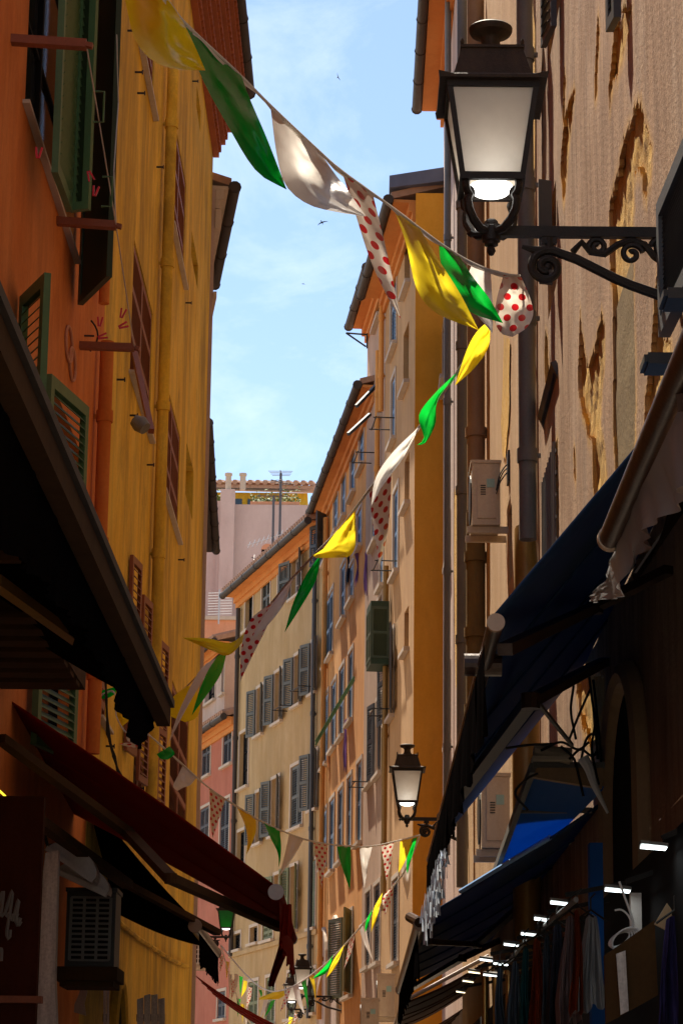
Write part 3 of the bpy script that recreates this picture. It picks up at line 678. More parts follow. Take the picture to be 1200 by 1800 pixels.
# antennas on the cream roof
def yagi(rt, p, boom, el, n, el_len, mat):
    mb = MB(); b = Vector(boom); mb.tube([p - b / 2, p + b / 2], .014, 6)
    for i in range(n):
        c = p + b * ((i + .5) / n - .5); e = Vector(el) * (1 - .35 * i / n); mb.tube([c - e, c + e], .009, 5)
    mb.build('antenna_head', mat, rt)
for (px, top, bot, lab) in ((490, 832, 965, 'tall roof antenna mast with flat comb on top'), (478, 872, 970, 'shorter roof antenna mast with two spiky heads')):
    Y = 66; b = on_y(px, bot + 60, Y); t = on_y(px, top, Y); r_ = root('roof_antenna', lab, 'antenna', b, 'antennas on the cream house roof')
    mb = MB(); mb.tube([b, Vector((b.x, b.y, t.z))], .035, 8); mb.build('mast', M['antenna'], r_)
    if px == 490:
        yagi(r_, Vector((b.x, b.y, t.z)), (0, .8, .05), (.33, 0, 0), 4, 0, M['antenna']); yagi(r_, Vector((b.x, b.y, t.z - .25)), (.5, .5, 0), (.25, -.1, 0), 4, 0, M['antenna'])
        yagi(r_, Vector((b.x - .25, b.y, t.z - 2.6)), (1.0, 0, -.5), (0, .2, .15), 7, 0, M['antenna'])
    else:
        yagi(r_, Vector((b.x, b.y, t.z)), (.9, .2, .05), (0, .25, 0), 6, 0, M['antenna']); yagi(r_, Vector((b.x - .15, b.y, t.z - 1.2)), (-1.1, .1, -.35), (.05, .1, .16), 9, 0, M['antwhite'])
p = on_y(470, 975, 68); ch = root('roof_chimney', 'small pink rounded chimney on the cream house roof', 'chimney', p - Vector((0, 0, 1)))
mb = MB(); mb.box(p.x - .16, p.x + .16, p.y - .2, p.y + .2, p.z - 1.2, p.z + .1); mb.build('stack', M['peach'], ch)
mb = MB(); mb.tube([(p.x, p.y - .2, p.z + .1), (p.x, p.y + .2, p.z + .1)], .17, 14); mb.build('cap', M['peach'], ch)
p = on_y(385, 1064, 77); da = root('dish_antenna', 'pale grid antenna on the peach parapet', 'antenna', p - Vector((0, 0, .5)))
mb = MB()
for i in range(9):
    z = p.z - .3 + i * .085; mb.tube([(p.x - .35, p.y, z), (p.x + .4, p.y + .05, z + .04)], .014, 5)
mb.tube([(p.x, p.y, p.z - .6), (p.x, p.y, p.z + .5)], .025, 6); mb.build('grid', M['antwhite'], da)
p = on_y(523, 958, 63); dm = root('roof_dormer', 'tiny tiled roof hatch on the cream house roof', 'roof hatch', p)
mb = MB(); mb.hexa([p + Vector(v) for v in ((-.5, -.3, -.5), (.3, -.3, -.5), (.3, .5, -.5), (-.5, .5, -.5), (.05, -.3, .3), (.12, -.3, .3), (.12, .5, .3), (.05, .5, .3))]); mb.build('hatch_roof', M['rooftile'], dm)
# ------------------------------------------------------------------ RIGHT: F, R2
XR = 1.35
Fl = Fac('lavender_house', 'narrow pale lavender house with dark gutter, right side before the ochre end wall', (XR, 31.42), 0, 9.2, 21.5, M['lavender'], 'R')
_, zg = Fl.sz(733, 180, .5); 
g0 = on_y(733, 184, 40.4)
Fl.H = g0.z; 
Fl.eave(g0.z, over=XR - g0.x - .09, a0=-4)
Fl.pipe(786, -10, 1500, .05, 'zinc', off=.09, collars=5)
for q in ((789, 920, 792, 980), (779, 585, 783, 660), (789, 1180, 792, 1300)): Fl.wpx(*q, mode='slit', surround=.04)
Fl.wall()
R2 = Fac('beige_house', 'beige plastered house with grey and brown drainpipes behind the lower lantern', (XR - .055, 18.72), 0, 12.7, 22, M['beige'], 'R')
R2.pipe(812, -20, 1560, .065, 'zinc', off=.12, collars=6); R2.pipe(836, -20, 900, .095, 'brownpipe', off=.11, collars=4); R2.pipe(836, 900, 1330, .10, 'olive', off=.11, collars=3)
R2.pipe(924, -60, 960, .062, 'zinc', off=.10, collars=4)
a, z = R2.sz(922, 930, .1)
mb = MB(); mb.tube([R2.P(a, z, .10), R2.P(a - .1, z - .25, .10), R2.P(a - .1, z - .6, .10), R2.P(a, z - .9, .1), R2.P(a, z - 3.2, .1)], [.075, .085, .085, .1, .1], 12); mb.build('old_clay_pipe', M['gold'], R2.root, smooth=True)
for q in ((894, 905, 900, 1010), (905, 160, 910, 225), (897, 1180, 902, 1290)): R2.wpx(*q, mode='slit', surround=0, sill=False)
R2.wall()
# exposed render strips on R2
def patch_raised(fac, pts, parent, off=.012, jag=.02, mat='rough'):
    q = [fac.sz(*p) for p in pts]; poly = []
    for i in range(len(q)):
        a, b = Vector(q[i]), Vector(q[(i + 1) % len(q)]); n = max(1, int((b - a).length / .09))
        for k in range(n):
            c = a.lerp(b, k / n); poly.append(Vector((c.x + random.gauss(0, jag), c.y + random.gauss(0, jag), 0)))
    tri = tessellate_polygon([poly]); mb = MB(); n = len(poly)
    mb.add([fac.P(p.x, p.y, off) for p in poly], [tuple(t) for t in tri])
    return mb.build('bare_render_patch', M[mat], parent, recalc=False)
z3 = lambda L_: [(800 + x / 3, 450 + y / 3) for x, y in L_]
z1_ = lambda L_: [(700 + x / 2.4, y / 2.4) for x, y in L_]
patch_raised(R2, z3([(262, 420), (295, 430), (290, 640), (292, 800), (270, 1060), (255, 1060), (247, 900), (255, 700)]), R2.root)
patch_raised(R2, [(938, 0), (943, 60), (942, 300), (936, 300), (934, 80)], R2.root)
patch_raised(R2, [(800, 860), (806, 860), (806, 1190), (802, 1215), (799, 1000)], R2.root)
patch_raised(R2, [(820, 900), (824, 900), (824, 1200), (820, 1200)], R2.root)
# ------------------------------------------------------------------ RIGHT: R1 weathered wall with real holes in its plaster coat
R1 = root('weathered_house', 'weathered brown plastered house with peeling patches at the right edge', 'building', (XR, 12, 0))
Y0, Y1, ZT = 3.0, 18.715, 16.0
def yz(px, py):
    p = on_x(px, py, XR); return Vector((p.y, p.z))
def jag(pts, am=.014, step=.06):
    out = []
    for i in range(len(pts)):
        a, b = pts[i], pts[(i + 1) % len(pts)]; n = max(1, int((b - a).length / step))
        for k in range(n):
            c = a.lerp(b, k / n); out.append(Vector((c.x + random.gauss(0, am), c.y + random.gauss(0, am))))
    return out
random.seed(11)
holes_px = [
    z1_([(745, 370), (735, 480), (720, 640), (705, 820), (695, 850), (683, 720), (685, 640), (700, 500), (715, 440)]),
    z1_([(925, 40), (985, 20), (980, 60), (960, 180), (935, 280), (905, 350), (893, 460), (888, 380), (900, 230), (908, 130)]),
    z1_([(1010, 410), (1030, 480), (1065, 600), (1065, 700), (1045, 840), (1030, 800), (1025, 740), (1008, 720), (992, 745), (992, 960), (990, 1200), (895, 1195), (885, 955), (890, 850), (920, 740), (950, 600), (975, 520)]),
    z3([(660, 260), (670, 400), (690, 560), (700, 570), (735, 480), (765, 310), (785, 350), (785, 560), (775, 700), (765, 900), (790, 1000), (800, 1240), (760, 1290), (725, 1320), (722, 1000), (700, 960), (680, 850), (650, 700), (650, 560), (655, 400)]),
    z3([(1060, 90), (1095, 90), (1095, 200), (1100, 430), (1135, 440), (1140, 660), (1090, 770), (1040, 850), (1010, 930), (995, 970), (1005, 700), (1030, 500), (1045, 260)]),
    z3([(472, 390), (486, 420), (492, 600), (480, 720), (470, 600)]),
    z3([(622, 1020), (634, 1030), (636, 1170), (626, 1180)]),
    z1_([(700, 290), (706, 340), (698, 520), (692, 500), (696, 340)]),
    z1_([(838, 60), (848, 90), (838, 400), (828, 420), (830, 200)]),
    [(1022, 1180), (1060, 1178), (1062, 1240), (1058, 1300), (1035, 1310), (1022, 1270), (1012, 1210)],
]
strip = z3([(828, 60), (940, 30), (950, 900), (945, 1060), (850, 1210), (832, 900)])
def area(p): return sum(p[i].x * p[(i + 1) % len(p)].y - p[(i + 1) % len(p)].x * p[i].y for i in range(len(p))) / 2
hol = [jag([yz(*p) for p in h]) for h in holes_px]
# third hole and the long recess share one outline
def wrect(px0, py0, px1, py1):
    a, b = yz(px0, py0), yz(px1, py1); ya, yb = sorted((a.x, b.x)); za, zb = sorted((a.y, b.y)); return ya, yb, za, zb
wins = [wrect(957, 852, 982, 965), wrect(961, 392, 978, 500), wrect(962, -200, 985, 0), wrect(1078, -200, 1100, -30)]
def pinp(pt, poly):
    c = False; j = len(poly) - 1
    for i in range(len(poly)):
        if (poly[i].y > pt.y) != (poly[j].y > pt.y) and pt.x < (poly[j].x - poly[i].x) * (pt.y - poly[i].y) / (poly[j].y - poly[i].y) + poly[i].x: c = not c
        j = i
    return c
# plaster coat as a fine grid with cells removed inside the holes (edges wander with noise)
strip_q = [yz(*p) for p in strip]
bbs = [(min(p.x for p in h), max(p.x for p in h), min(p.y for p in h), max(p.y for p in h)) for h in hol + [strip_q]]
allh = hol + [strip_q]
def inhole(y, z):
    for (a, b, c, d) in wins:
        if a < y < b and c < z < d: return True
    for h, bb in zip(allh, bbs):
        if bb[0] < y < bb[1] and bb[2] < z < bb[3] and pinp(Vector((y, z)), h): return True
    return False
mb = MB(); DY, DZ = .035, .035; ys = [9.6 + i * DY for i in range(int((Y1 - 9.6) / DY) + 1)] + [Y1]; zs = [3.0 + i * DZ for i in range(int(7.3 / DZ) + 1)]
solid = [[not inhole((ys[i] + ys[i + 1]) / 2, (zs[j] + zs[j + 1]) / 2) for j in range(len(zs) - 1)] for i in range(len(ys) - 1)]
def wv(y, z, x=XR):
    return (x + .006 * noise.noise((y * 1.3, z * 1.3, 2)), y + .012 * noise.noise((y * 9, z * 9, 5)), z + .012 * noise.noise((y * 9, z * 9, 9)))
vid = {}
def vget(i, j, back=False):
    k = (i, j, back)
    if k not in vid:
        mb.v.append(Vector(wv(ys[i], zs[j], XR + (.028 if back else 0)))); vid[k] = len(mb.v) - 1
    return vid[k]
nI, nJ = len(ys) - 1, len(zs) - 1
for i in range(nI):
    for j in range(nJ):
        if not solid[i][j]: continue
        mb.f.append((vget(i, j), vget(i, j + 1), vget(i + 1, j + 1), vget(i + 1, j)))
        for (di, dj, e0, e1) in ((-1, 0, (i, j), (i, j + 1)), (1, 0, (i + 1, j), (i + 1, j + 1)), (0, -1, (i, j), (i + 1, j)), (0, 1, (i, j + 1), (i + 1, j + 1))):
            a, b = i + di, j + dj
            if 0 <= a < nI and 0 <= b < nJ and not solid[a][b]:
                mb.f.append((vget(*e0), vget(*e1), vget(*e1, True), vget(*e0, True)))
for (ya, yb, za, zb) in ((Y0, 9.6, 0, ZT), (9.6, Y1, 0, zs[0]), (9.6, Y1, zs[-1], ZT)):
    if zb > za: mb.add([(XR, ya, za), (XR, yb, za), (XR, yb, zb), (XR, ya, zb)], [(0, 1, 2, 3)])
mb.add([(XR, Y0, 0), (XR + 5, Y0, 0), (XR + 5, Y0, ZT), (XR, Y0, ZT)], [(0, 1, 2, 3)])
mb.add([(XR + .1, Y1, 0), (XR + 5, Y1, 0), (XR + 5, Y1, ZT + 6), (XR + .1, Y1, ZT + 6)], [(0, 1, 2, 3)])
wall_o = mb.build('wall', M['plaster'], R1, recalc=False)
from collections import deque
dist = [[99] * nJ for _ in range(nI)]; dq = deque()
for i in range(nI):
    for j in range(nJ):
        if not solid[i][j] and not any(a < ys[i] + .02 < b and c < zs[j] + .02 < d for a, b, c, d in wins): dist[i][j] = 0; dq.append((i, j))
while dq:
    i, j = dq.popleft()
    if dist[i][j] >= 9: continue
    for di, dj in ((1, 0), (-1, 0), (0, 1), (0, -1)):
        a, b = i + di, j + dj
        if 0 <= a < nI and 0 <= b < nJ and dist[a][b] > dist[i][j] + 1: dist[a][b] = dist[i][j] + 1; dq.append((a, b))
at_ = wall_o.data.attributes.new('wear', 'FLOAT', 'POINT')
vals = [0.0] * len(wall_o.data.vertices)
for (i, j, bk), k in vid.items():
    dd = dist[min(i, nI - 1)][min(j, nJ - 1)]; vals[k] = 1.0 if bk else max(0, 1 - dd / 3.2)
at_.data.foreach_set('value', vals)
def rough_sheet(ya, yb, za, zb, base, amp, mat, name):
    mb = MB(); nu, nv = int((yb - ya) / .04), int((zb - za) / .04)
    def fn(u, v):
        y = ya + (yb - ya) * u; z = za + (zb - za) * v
        d = noise.fractal((y * 5, z * 3.2, 1), 1.0, 2.0, 4) * amp
        return (base + d, y, z)
    mb.grid(fn, nu, nv); return mb.build(name, M[mat], R1, recalc=False)
core = [(9.6, 18.7, 3.0, 10.3)]
yS0, yS1 = min(p.x for p in strip_q), max(p.x for p in strip_q)
# bare render core, with window voids cut
mb = MB(); nu, nv = int(9.1 / .05), int(7.3 / .05)
for i in range(nu):
    for j in range(nv):
        y, z = 9.6 + i * .05, 3.0 + j * .05
        if any(a - .03 < y + .025 < b + .03 and c - .03 < z + .025 < d + .03 for a, b, c, d in wins): continue
        pts = []
        for (dy, dz) in ((0, 0), (.05, 0), (.05, .05), (0, .05)):
            yy, zz = y + dy, z + dz; instrip = yS0 - .1 < yy < yS1 + .1 and zz < yz(1110, 330).y
            d = noise.fractal((yy * 5, zz * 3.2, 1), 1.0, 2.0, 4) * (.016 if not instrip else .003)
            pts.append((XR + .026 + d, yy, zz))
        if any(bb[0] - .2 < y < bb[1] + .2 and bb[2] - .2 < z < bb[3] + .2 for bb in bbs): mb.add(pts, [(0, 1, 2, 3)])
bmm = mb.build('bare_render', M['rough'], R1, recalc=False)
# smooth olive render in the long recess
mb = MB(); ytop = yz(1110, 440).y
mb.grid(lambda u, v: (XR + .014 + .004 * noise.noise((u * 3, v * 9, 0)), yS0 - .02 + (yS1 - yS0 + .04) * u, 4.0 + (ytop - 4.0) * v), 6, 40)
mb.build('recess_render', M['olive'], R1, recalc=False)
class FakeFac: pass
W = Fac.__new__(Fac); W.o = Vector((XR, 0, 0)); W.d = Vector((0, 1, 0)); W.n = Vector((-1, 0, 0)); W.open = []; W.root = R1; W.L = 30; W.H = 20; W.mat = M['plaster']; W.depth = 5
for k, (a, b, c, d) in enumerate(wins):
    mb = MB(); W.box(mb, a, b, c, d, -.22, -.2); win = mb.build('window', M['dark'], R1)
    mb = MB()
    for e in ((a - .002, a + .03, c, d), (b - .03, b + .002, c, d), (a + .03, b - .03, d - .03, d + .002), (a + .03, b - .03, c - .002, c + .03)): W.box(mb, *e, -.2, -.02)
    mb.build('reveal', M['plaster'], win)
    if k == 0:
        mb = MB()
        n = 9
        for i in range(n): y = a + (b - a) * (i + .5) / n; mb.tube([W.P(y, c, .02), W.P(y, d, .02)], .012, 6)
        for i in range(5): z = c + (d - c) * (i + .5) / 5; W.box(mb, a, b, z - .012, z + .012, .01, .018)
        mb.build('window_bars', M['zinc'], win)
    mb = MB(); h = .55 if k == 0 else .9
    # top hung louvred shutter tilted outward
    P0 = W.P(a - .05, d + (.35 if k == 0 else .1), .03)
    U = W.d; 
    tmp = MB(); leaf(tmp, P0, U, b - a + .1, h, W.n, 14, .04, .05, 1)
    tilt = Matrix.Rotation(R(-24 if k == 0 else -8), 4, U); piv = P0 + Vector((0, 0, h))
    tmp.v = [tilt @ (v - piv) + piv for v in tmp.v]
    if k in (0,): tmp.v = [v - Vector((0, 0, .35)) for v in tmp.v]; tmp.build('shutter', M['slateg'], win)
    elif k == 1:
        t2 = MB(); leaf(t2, W.P(a, c, .03), (W.d * -.3 + W.n * .9), .10, d - c, W.d, 16, .04, .05, 1); t2.build('shutter', M['slateg'], win)
    else:
        t2 = MB(); leaf(t2, W.P(a - .02, c - .2, .05), (W.d * .96 + W.n * .12), (b - a) * .35, d - c, W.n, 18, .04, .05, 1); t2.build('shutter', M['slateg'], win)
# grey louvred leaf and two sills at the right border
p = on_x(1167, 593, XR - .08); t = on_x(1167, 345, XR - .08)
mb = MB(); leaf(mb, Vector((XR - .08, p.y, p.z)), Vector((.03, -1, 0)), 1.1, t.z - p.z, W.n, 22, .05, .06, 1); mb.build('shutter', M['slateg'], R1, label='dark grey louvred shutter leaf')
for (px, py, hh) in ((1164, 548, .04), (1131, 660, .045)):
    p = on_x(px, py, XR - .26); mb = MB(); mb.box(XR - .26, XR + .02, p.y - .16, p.y, p.z, p.z + hh)
    mb.box(XR - .275, XR - .2602, p.y - .158, p.y - .002, p.z + .008, p.z + hh - .008); mb.build('sill', M['acdark'], R1)
# nook arch in the shade under the awning
a0 = on_x(1075, 1480, XR - .01); a1 = on_x(1138, 1480, XR - .01); zt = on_x(1105, 1180, XR - .01).z
mb = MB(); cy = (a0.y + a1.y) / 2; hw = abs(a0.y - a1.y) / 2
ar = [Vector((XR - .012, cy + hw * math.cos(t), zt - hw * .8 + hw * .8 * math.sin(t))) for t in [math.pi * k / 16 for k in range(17)]]
mb.tube([ar[0] - Vector((0, 0, 3))] + ar + [ar[-1] - Vector((0, 0, 3))], .07, 8); mb.build('arch_surround', M['brownpipe'], R1)
mb = MB(); mb.add(ar + [ar[-1] - Vector((0, 0, 3)), ar[0] - Vector((0, 0, 3))], [tuple(range(19))]); mb.build('doorway', M['dark'], R1, recalc=False)
# ------------------------------------------------------------------ street lanterns
def spiral(cx, cz, r0, r1, a0, a1, n=26, y=0):
    return [Vector((cx + (r0 + (r1 - r0) * k / n) * math.cos(a0 + (a1 - a0) * k / n), y, cz + (r0 + (r1 - r0) * k / n) * math.sin(a0 + (a1 - a0) * k / n))) for k in range(n + 1)]
def lantern(label, loc, arm, rz=0, scale=1.0, glass='lampglass', bulb=True, group='wall lanterns along the street'):
    rt = root('street_lantern', label, 'street lantern', (0, 0, 0), group)
    I = M['iron']
    # body frame
    mb = MB(); zb, zt_, hb, ht = .235, .70, .145, .212
    for sx in (-1, 1):
        for sy in (-1, 1): mb.bar((sx * hb, sy * hb, zb), (sx * ht, sy * ht, zt_), .026, .026)
    for z, h, w in ((zb, hb, .036), (zt_ - .012, ht, .03)):
        for s_ in (-1, 1):
            mb.box(-h - .013, h + .013, s_ * h - .014, s_ * h + .014, z - w / 2, z + w / 2); mb.box(s_ * h - .0135, s_ * h + .0135, -h + .014, h - .014, z - w / 2 + .001, z + w / 2 - .001)
    mb.build('frame', I, rt)
    for s_ in (-1, 1):
        for ax in (0, 1):
            mb = MB(); lo, hi = (hb - .004) * s_, (ht - .004) * s_
            q = [(-hb + .01, lo, zb + .01), (hb - .01, lo, zb + .01), (ht - .012, hi, zt_ - .02), (-ht + .012, hi, zt_ - .02)]
            if ax: q = [(b_, a_, c_) for a_, b_, c_ in q]
            off = Vector((0, -.004 * s_, 0)) if not ax else Vector((-.004 * s_, 0, 0))
            mb.hexa([Vector(v) for v in q] + [Vector(v) + off for v in q]); mb.build('glass_pane', M[glass], rt)
    # roof
    mb = MB(); mb.lathe([(.235, .703), (.262, .703), (.262, .718), (.255, .728), (.205, .742)], square=True)
    for s_ in (-1, 1):   # eave skirt corners turned up
        for t_ in (-1, 1): mb.add([(s_ * .262, t_ * .262, .70), (s_ * .262, t_ * .19, .72), (s_ * .268, t_ * .268, .735), (s_ * .19, t_ * .262, .72)], [(0, 1, 2, 3), (3, 2, 1, 0)])
    mb.lathe([(.200, .743), (.192, .75), (.150, .905), (.158, .908), (.158, .922), (.145, .926)], square=True)
    for k in (-.1, .1, -.05, .05): mb.box(k - .004, k + .004, -.178, -.172, .76, .77)
    mb.build('roof', M['lampmetal'], rt)
    mb = MB(); mb.lathe([(.09, .926), (.085, .935), (.06, .955), (.048, .98), (.047, 1.01), (.06, 1.03), (.10, 1.045), (.108, 1.06), (.109, 1.075), (.10, 1.083), (.04, 1.088)], seg=28)
    for s_ in (-1, 1): mb.lathe([(.008, .926), (.011, .94), (.004, .955)], (s_ * .148, -.148, 0), 8)
    mb.build('chimney', M['lampmetal'], rt, smooth=True)
    if bulb:
        mb = MB(); mb.lathe([(.0, .186), (.05, .189), (.085, .200), (.105, .222), (.106, .235)], seg=28); mb.build('lamp_bowl', M['lampbowl'], rt, smooth=True)
    # cradle arms
    for k in range(4):
        an = math.pi / 4 + k * math.pi / 2; c, s_ = math.cos(an), math.sin(an)
        prof = [(.172, .235), (.182, .205), (.175, .17), (.155, .15), (.168, .125), (.160, .08), (.130, .035), (.085, .0), (.045, -.005), (.03, .02)]
        mb = MB(); mb.tube([(r_ * c, r_ * s_, z_) for r_, z_ in prof], [.016, .019, .019, .021, .021, .021, .022, .023, .024, .024], 8)
        mb.tube([(r_ * c, r_ * s_, z_) for r_, z_ in spiral_rz(.150, .165, .03, .008)], .008, 6); mb.lathe([(.0, .19), (.014, .2), (.014, .215), (.003, .225)], (.185 * c, .185 * s_, -.02), 8)
        mb.build('cradle_arm', I, rt, smooth=True)
    mb = MB(); mb.lathe([(.003, -.125), (.012, -.12), (.022, -.10), (.018, -.085), (.012, -.078), (.034, -.07), (.034, -.055), (.045, -.05), (.045, .02), (.034, .03), (.034, .05), (.026, .06), (.0, .062)], seg=16)
    mb.tube([(-.045, 0, -.01), (-.085, 0, -.01), (-.10, 0, -.01), (-.12, 0, -.01)], [.014, .012, .022, .004], 8); mb.build('hub', I, rt, smooth=True)
    # bracket
    A_ = arm; mb = MB()
    mb.box(.03, A_, -.02, .02, -.026, .026)
    mb.box(A_ - .012, A_ + .01, -.03, .03, -.42, .08); mb.box(.245, .32, -.014, .014, -.06, -.023)
    mb.tube([(.285, 0, -.03), (.285, 0, -.09)], .02, 8)
    br = mb.build('bracket', I, rt)
    mb = MB()
    dg = [Vector((.15, 0, -.075)), Vector((.20, 0, -.09)), Vector((.30, 0, -.095)), Vector((.42, 0, -.14)), Vector((.60, 0, -.235)), Vector((A_ * .82 if A_ < .76 else .68, 0, -.27)), Vector((A_ - .005, 0, -.355))]
    mb.tube(dg, [.01, .018, .024, .026, .026, .026, .028], 8)
    mb.build('diagonal_brace', I, br, smooth=True)
    mb = MB()
    mb.tube(spiral(.27, -.18, .085, .018, R(80), R(80 + 560), 44), .021, 8)
    mb.lathe([(.0, -.2), (.022, -.19), (.022, -.17), (.0, -.16)], (.275, 0, 0), 10)
    k = A_ / .83
    for (cx, cz, r0, a0, a1) in ((.47 * k, -.075, .045, 200, -300), (.62 * k, -.11, .055, 10, 480), (.75 * k, -.075, .050, 170, -300)):
        mb.tube(spiral(cx, cz, r0, .012, R(a0), R(a1), 36), .015, 7)
    mb.tube([(.36 * k, 0, -.10), (.40 * k, 0, -.05), (.44 * k, 0, -.10), (.50 * k, 0, -.11), (.56 * k, 0, -.06), (.62 * k, 0, -.035), (.68 * k, 0, -.06), (.72 * k, 0, -.12), (.78 * k, 0, -.17), (A_, 0, -.2)], .018, 7)
    mb.build('scrollwork', I, br, smooth=True)
    rt.location = loc; rt.rotation_euler = (0, 0, rz); rt.scale = (scale,) * 3
    return rt
def spiral_rz(cr, cz, r0, r1):
    return [(cr + (r0 + (r1 - r0) * k / 18) * math.cos(R(40) + k * .5), cz + (r0 + (r1 - r0) * k / 18) * math.sin(R(40) + k * .5)) for k in range(19)]
YL1 = 10.2
P1 = on_y(863, 407, YL1); lamp1 = lantern('large black lantern with frosted glass on a scrolled bracket, nearest top right', P1, (XR - P1.x) / .88, scale=.88)
P2 = on_y(715, 1440, 29.8); lamp2 = lantern('black lantern on scroll bracket beside the ochre end wall, middle of the street', P2, (XR - .055 - P2.x) / .82, scale=.82)
# green glass lantern on the left, beyond the yellow corner
P3 = on_y(397, 1648, 50); lamp3 = lantern('lantern with green glass hanging on the left beyond the yellow corner', P3, .75, rz=math.pi, glass='greenglass', scale=.75)
a_, z_ = B.sz(600, 1756); Pw = B.P(a_, z_); 
P4 = Pw + B.n * 1.02 + Vector((0, 0, .0)); P4 = on_plane(530, 1752, Pw, B.d)
lamp4 = lantern('distant lantern with pale glass on the salmon house, right of its neighbour', P4, (P4 - Pw).length / .8, rz=math.atan2(-B.n.y, -B.n.x), scale=.8)
P5 = on_plane(512, 1775, Pw + B.d * 6, B.d); lamp5 = lantern('smallest distant lantern half hidden behind the bunting', P5, .9, rz=math.atan2(-B.n.y, -B.n.x), scale=.78)
# ------------------------------------------------------------------ bunting
def vplane(p, q):
    d = Vector((q.x - p.x, q.y - p.y, 0)).normalized(); return p, Vector((d.y, -d.x, 0))
FM = dict(y='fy', g='fg', w='fw', p='fp'); FN = dict(y='yellow', g='green', w='white', p='white with red dots')
def resample(pts, n):
    ds = [0]
    for i in range(1, len(pts)): ds.append(ds[-1] + math.hypot(pts[i][0] - pts[i - 1][0], pts[i][1] - pts[i - 1][1]))
    out = []
    for k in range(n + 1):
        t = ds[-1] * k / n; j = 1
        while j < len(pts) - 1 and ds[j] < t: j += 1
        f = (t - ds[j - 1]) / max(ds[j] - ds[j - 1], 1e-6); out.append((pts[j - 1][0] + (pts[j][0] - pts[j - 1][0]) * f, pts[j - 1][1] + (pts[j][1] - pts[j - 1][1]) * f))
    return out
def smoothpts(pts, n):
    if len(pts) < 3: return resample(pts, n)
    P = [Vector((p[0], p[1], 0)) for p in pts]; P = [P[0] * 2 - P[1]] + P + [P[-1] * 2 - P[-2]]; out = []
    for i in range(1, len(P) - 2):
        for k in range(8):
            t = k / 8; a, b, c, d = P[i - 1:i + 3]
            v = .5 * ((2 * b) + (c - a) * t + (2 * a - 5 * b + 4 * c - d) * t * t + (3 * b - a - 3 * c + d) * t ** 3); out.append((v.x, v.y))
    out.append((pts[-1][0], pts[-1][1])); return resample(out, n)
def flag(rt, pl, colr, Lp, Rp, bulge=.04, dshift=0, rip=.008, n=16):
    p, nn = pl
    YA = on_plane(*Lp[0], p, nn).y; YB = on_plane(*Rp[0], p, nn).y; YM = (YA + YB) / 2 + dshift
    Ls, Rs = smoothpts(Lp, n), smoothpts(Rp, n); ph = random.uniform(0, 6)
    def fn(u, v):
        k = v * n; i = min(int(k), n - 1); f = k - i
        l = (Ls[i][0] * (1 - f) + Ls[i + 1][0] * f, Ls[i][1] * (1 - f) + Ls[i + 1][1] * f); r = (Rs[i][0] * (1 - f) + Rs[i + 1][0] * f, Rs[i][1] * (1 - f) + Rs[i + 1][1] * f)
        e = min(v * 2.5, 1)
        Y = (YA + (YB - YA) * u) * (1 - e) + (YM + (YB - YA) * (u - .5) * (1 - v)) * e
        Y += bulge * math.sin(math.pi * v) * math.sin(math.pi * u * .9 + .3) * 1.0 + rip * math.sin(u * 9 + v * 4 + ph) * (1 - v) + bulge * .8 * (noise.noise((u * 2.5 + ph, v * 3.5, ph)) + .5 * abs(noise.noise((u * 5 + ph, v * 6, 3)))) * min(1, 4 * v) * (1 - v * .6)
        return on_y(l[0] + (r[0] - l[0]) * u, l[1] + (r[1] - l[1]) * u, Y)
    wp = (on_y(*Lp[0], YA) - on_y(*Rp[0], YB)).length
    hgt = (on_y(*Lp[0], YM) - on_y(*Lp[-1], YM)).length
    ox = random.uniform(0, 1)
    mb = MB(); W_ = max(wp, .28)
    mid = [on_y((Ls[i][0] + Rs[i][0]) / 2, (Ls[i][1] + Rs[i][1]) / 2, YM) for i in range(n + 1)]
    wid = [(on_y(*Ls[i], YM) - on_y(*Rs[i], YM)).length for i in range(n + 1)]
    cum = [0]
    for i in range(n): cum.append(cum[-1] + (mid[i + 1] - mid[i]).length)
    def uvf(u, v):
        k = v * n; i = min(int(k), n - 1); f = k - i; w_ = wid[i] * (1 - f) + wid[i + 1] * f; c_ = cum[i] * (1 - f) + cum[i + 1] * f
        return ((u - .5) * max(w_, .02) + ox, c_)
    mb.grid(fn, 14, n * 2, uvf)
    o = mb.build('flag', M[FM[colr]], rt, smooth='all', recalc=False); o['label'] = FN[colr] + ' pennant'
    return o
def cord(rt, pl, pts, r=.006):
    p, nn = pl; mb = MB(); q = smoothpts(pts, 60); W3 = [on_plane(x, y, p, nn) for x, y in q]
    mb.tube(W3, r, 6)
    mb2 = []
    for i in range(len(W3) - 1):     # folded tape over the cord
        pass
    tw = MB(); off = 0
    def fn(u, v):
        k = u * 60; i = min(int(k), 59); f = k - i; c = W3[i].lerp(W3[i + 1], f); an = math.sin(k * .7) * .9
        return c + Vector((0, math.sin(an) * .016, -math.cos(an) * .016)) * (v - .3) * 1.4
    mb.grid(fn, 240, 1)
    return mb.build('cord', M['cord'], rt, recalc=False)
random.seed(3)
hook1 = on_y(913, 484, YL1 - .0); hook2 = on_y(738, 1470, 29.8)
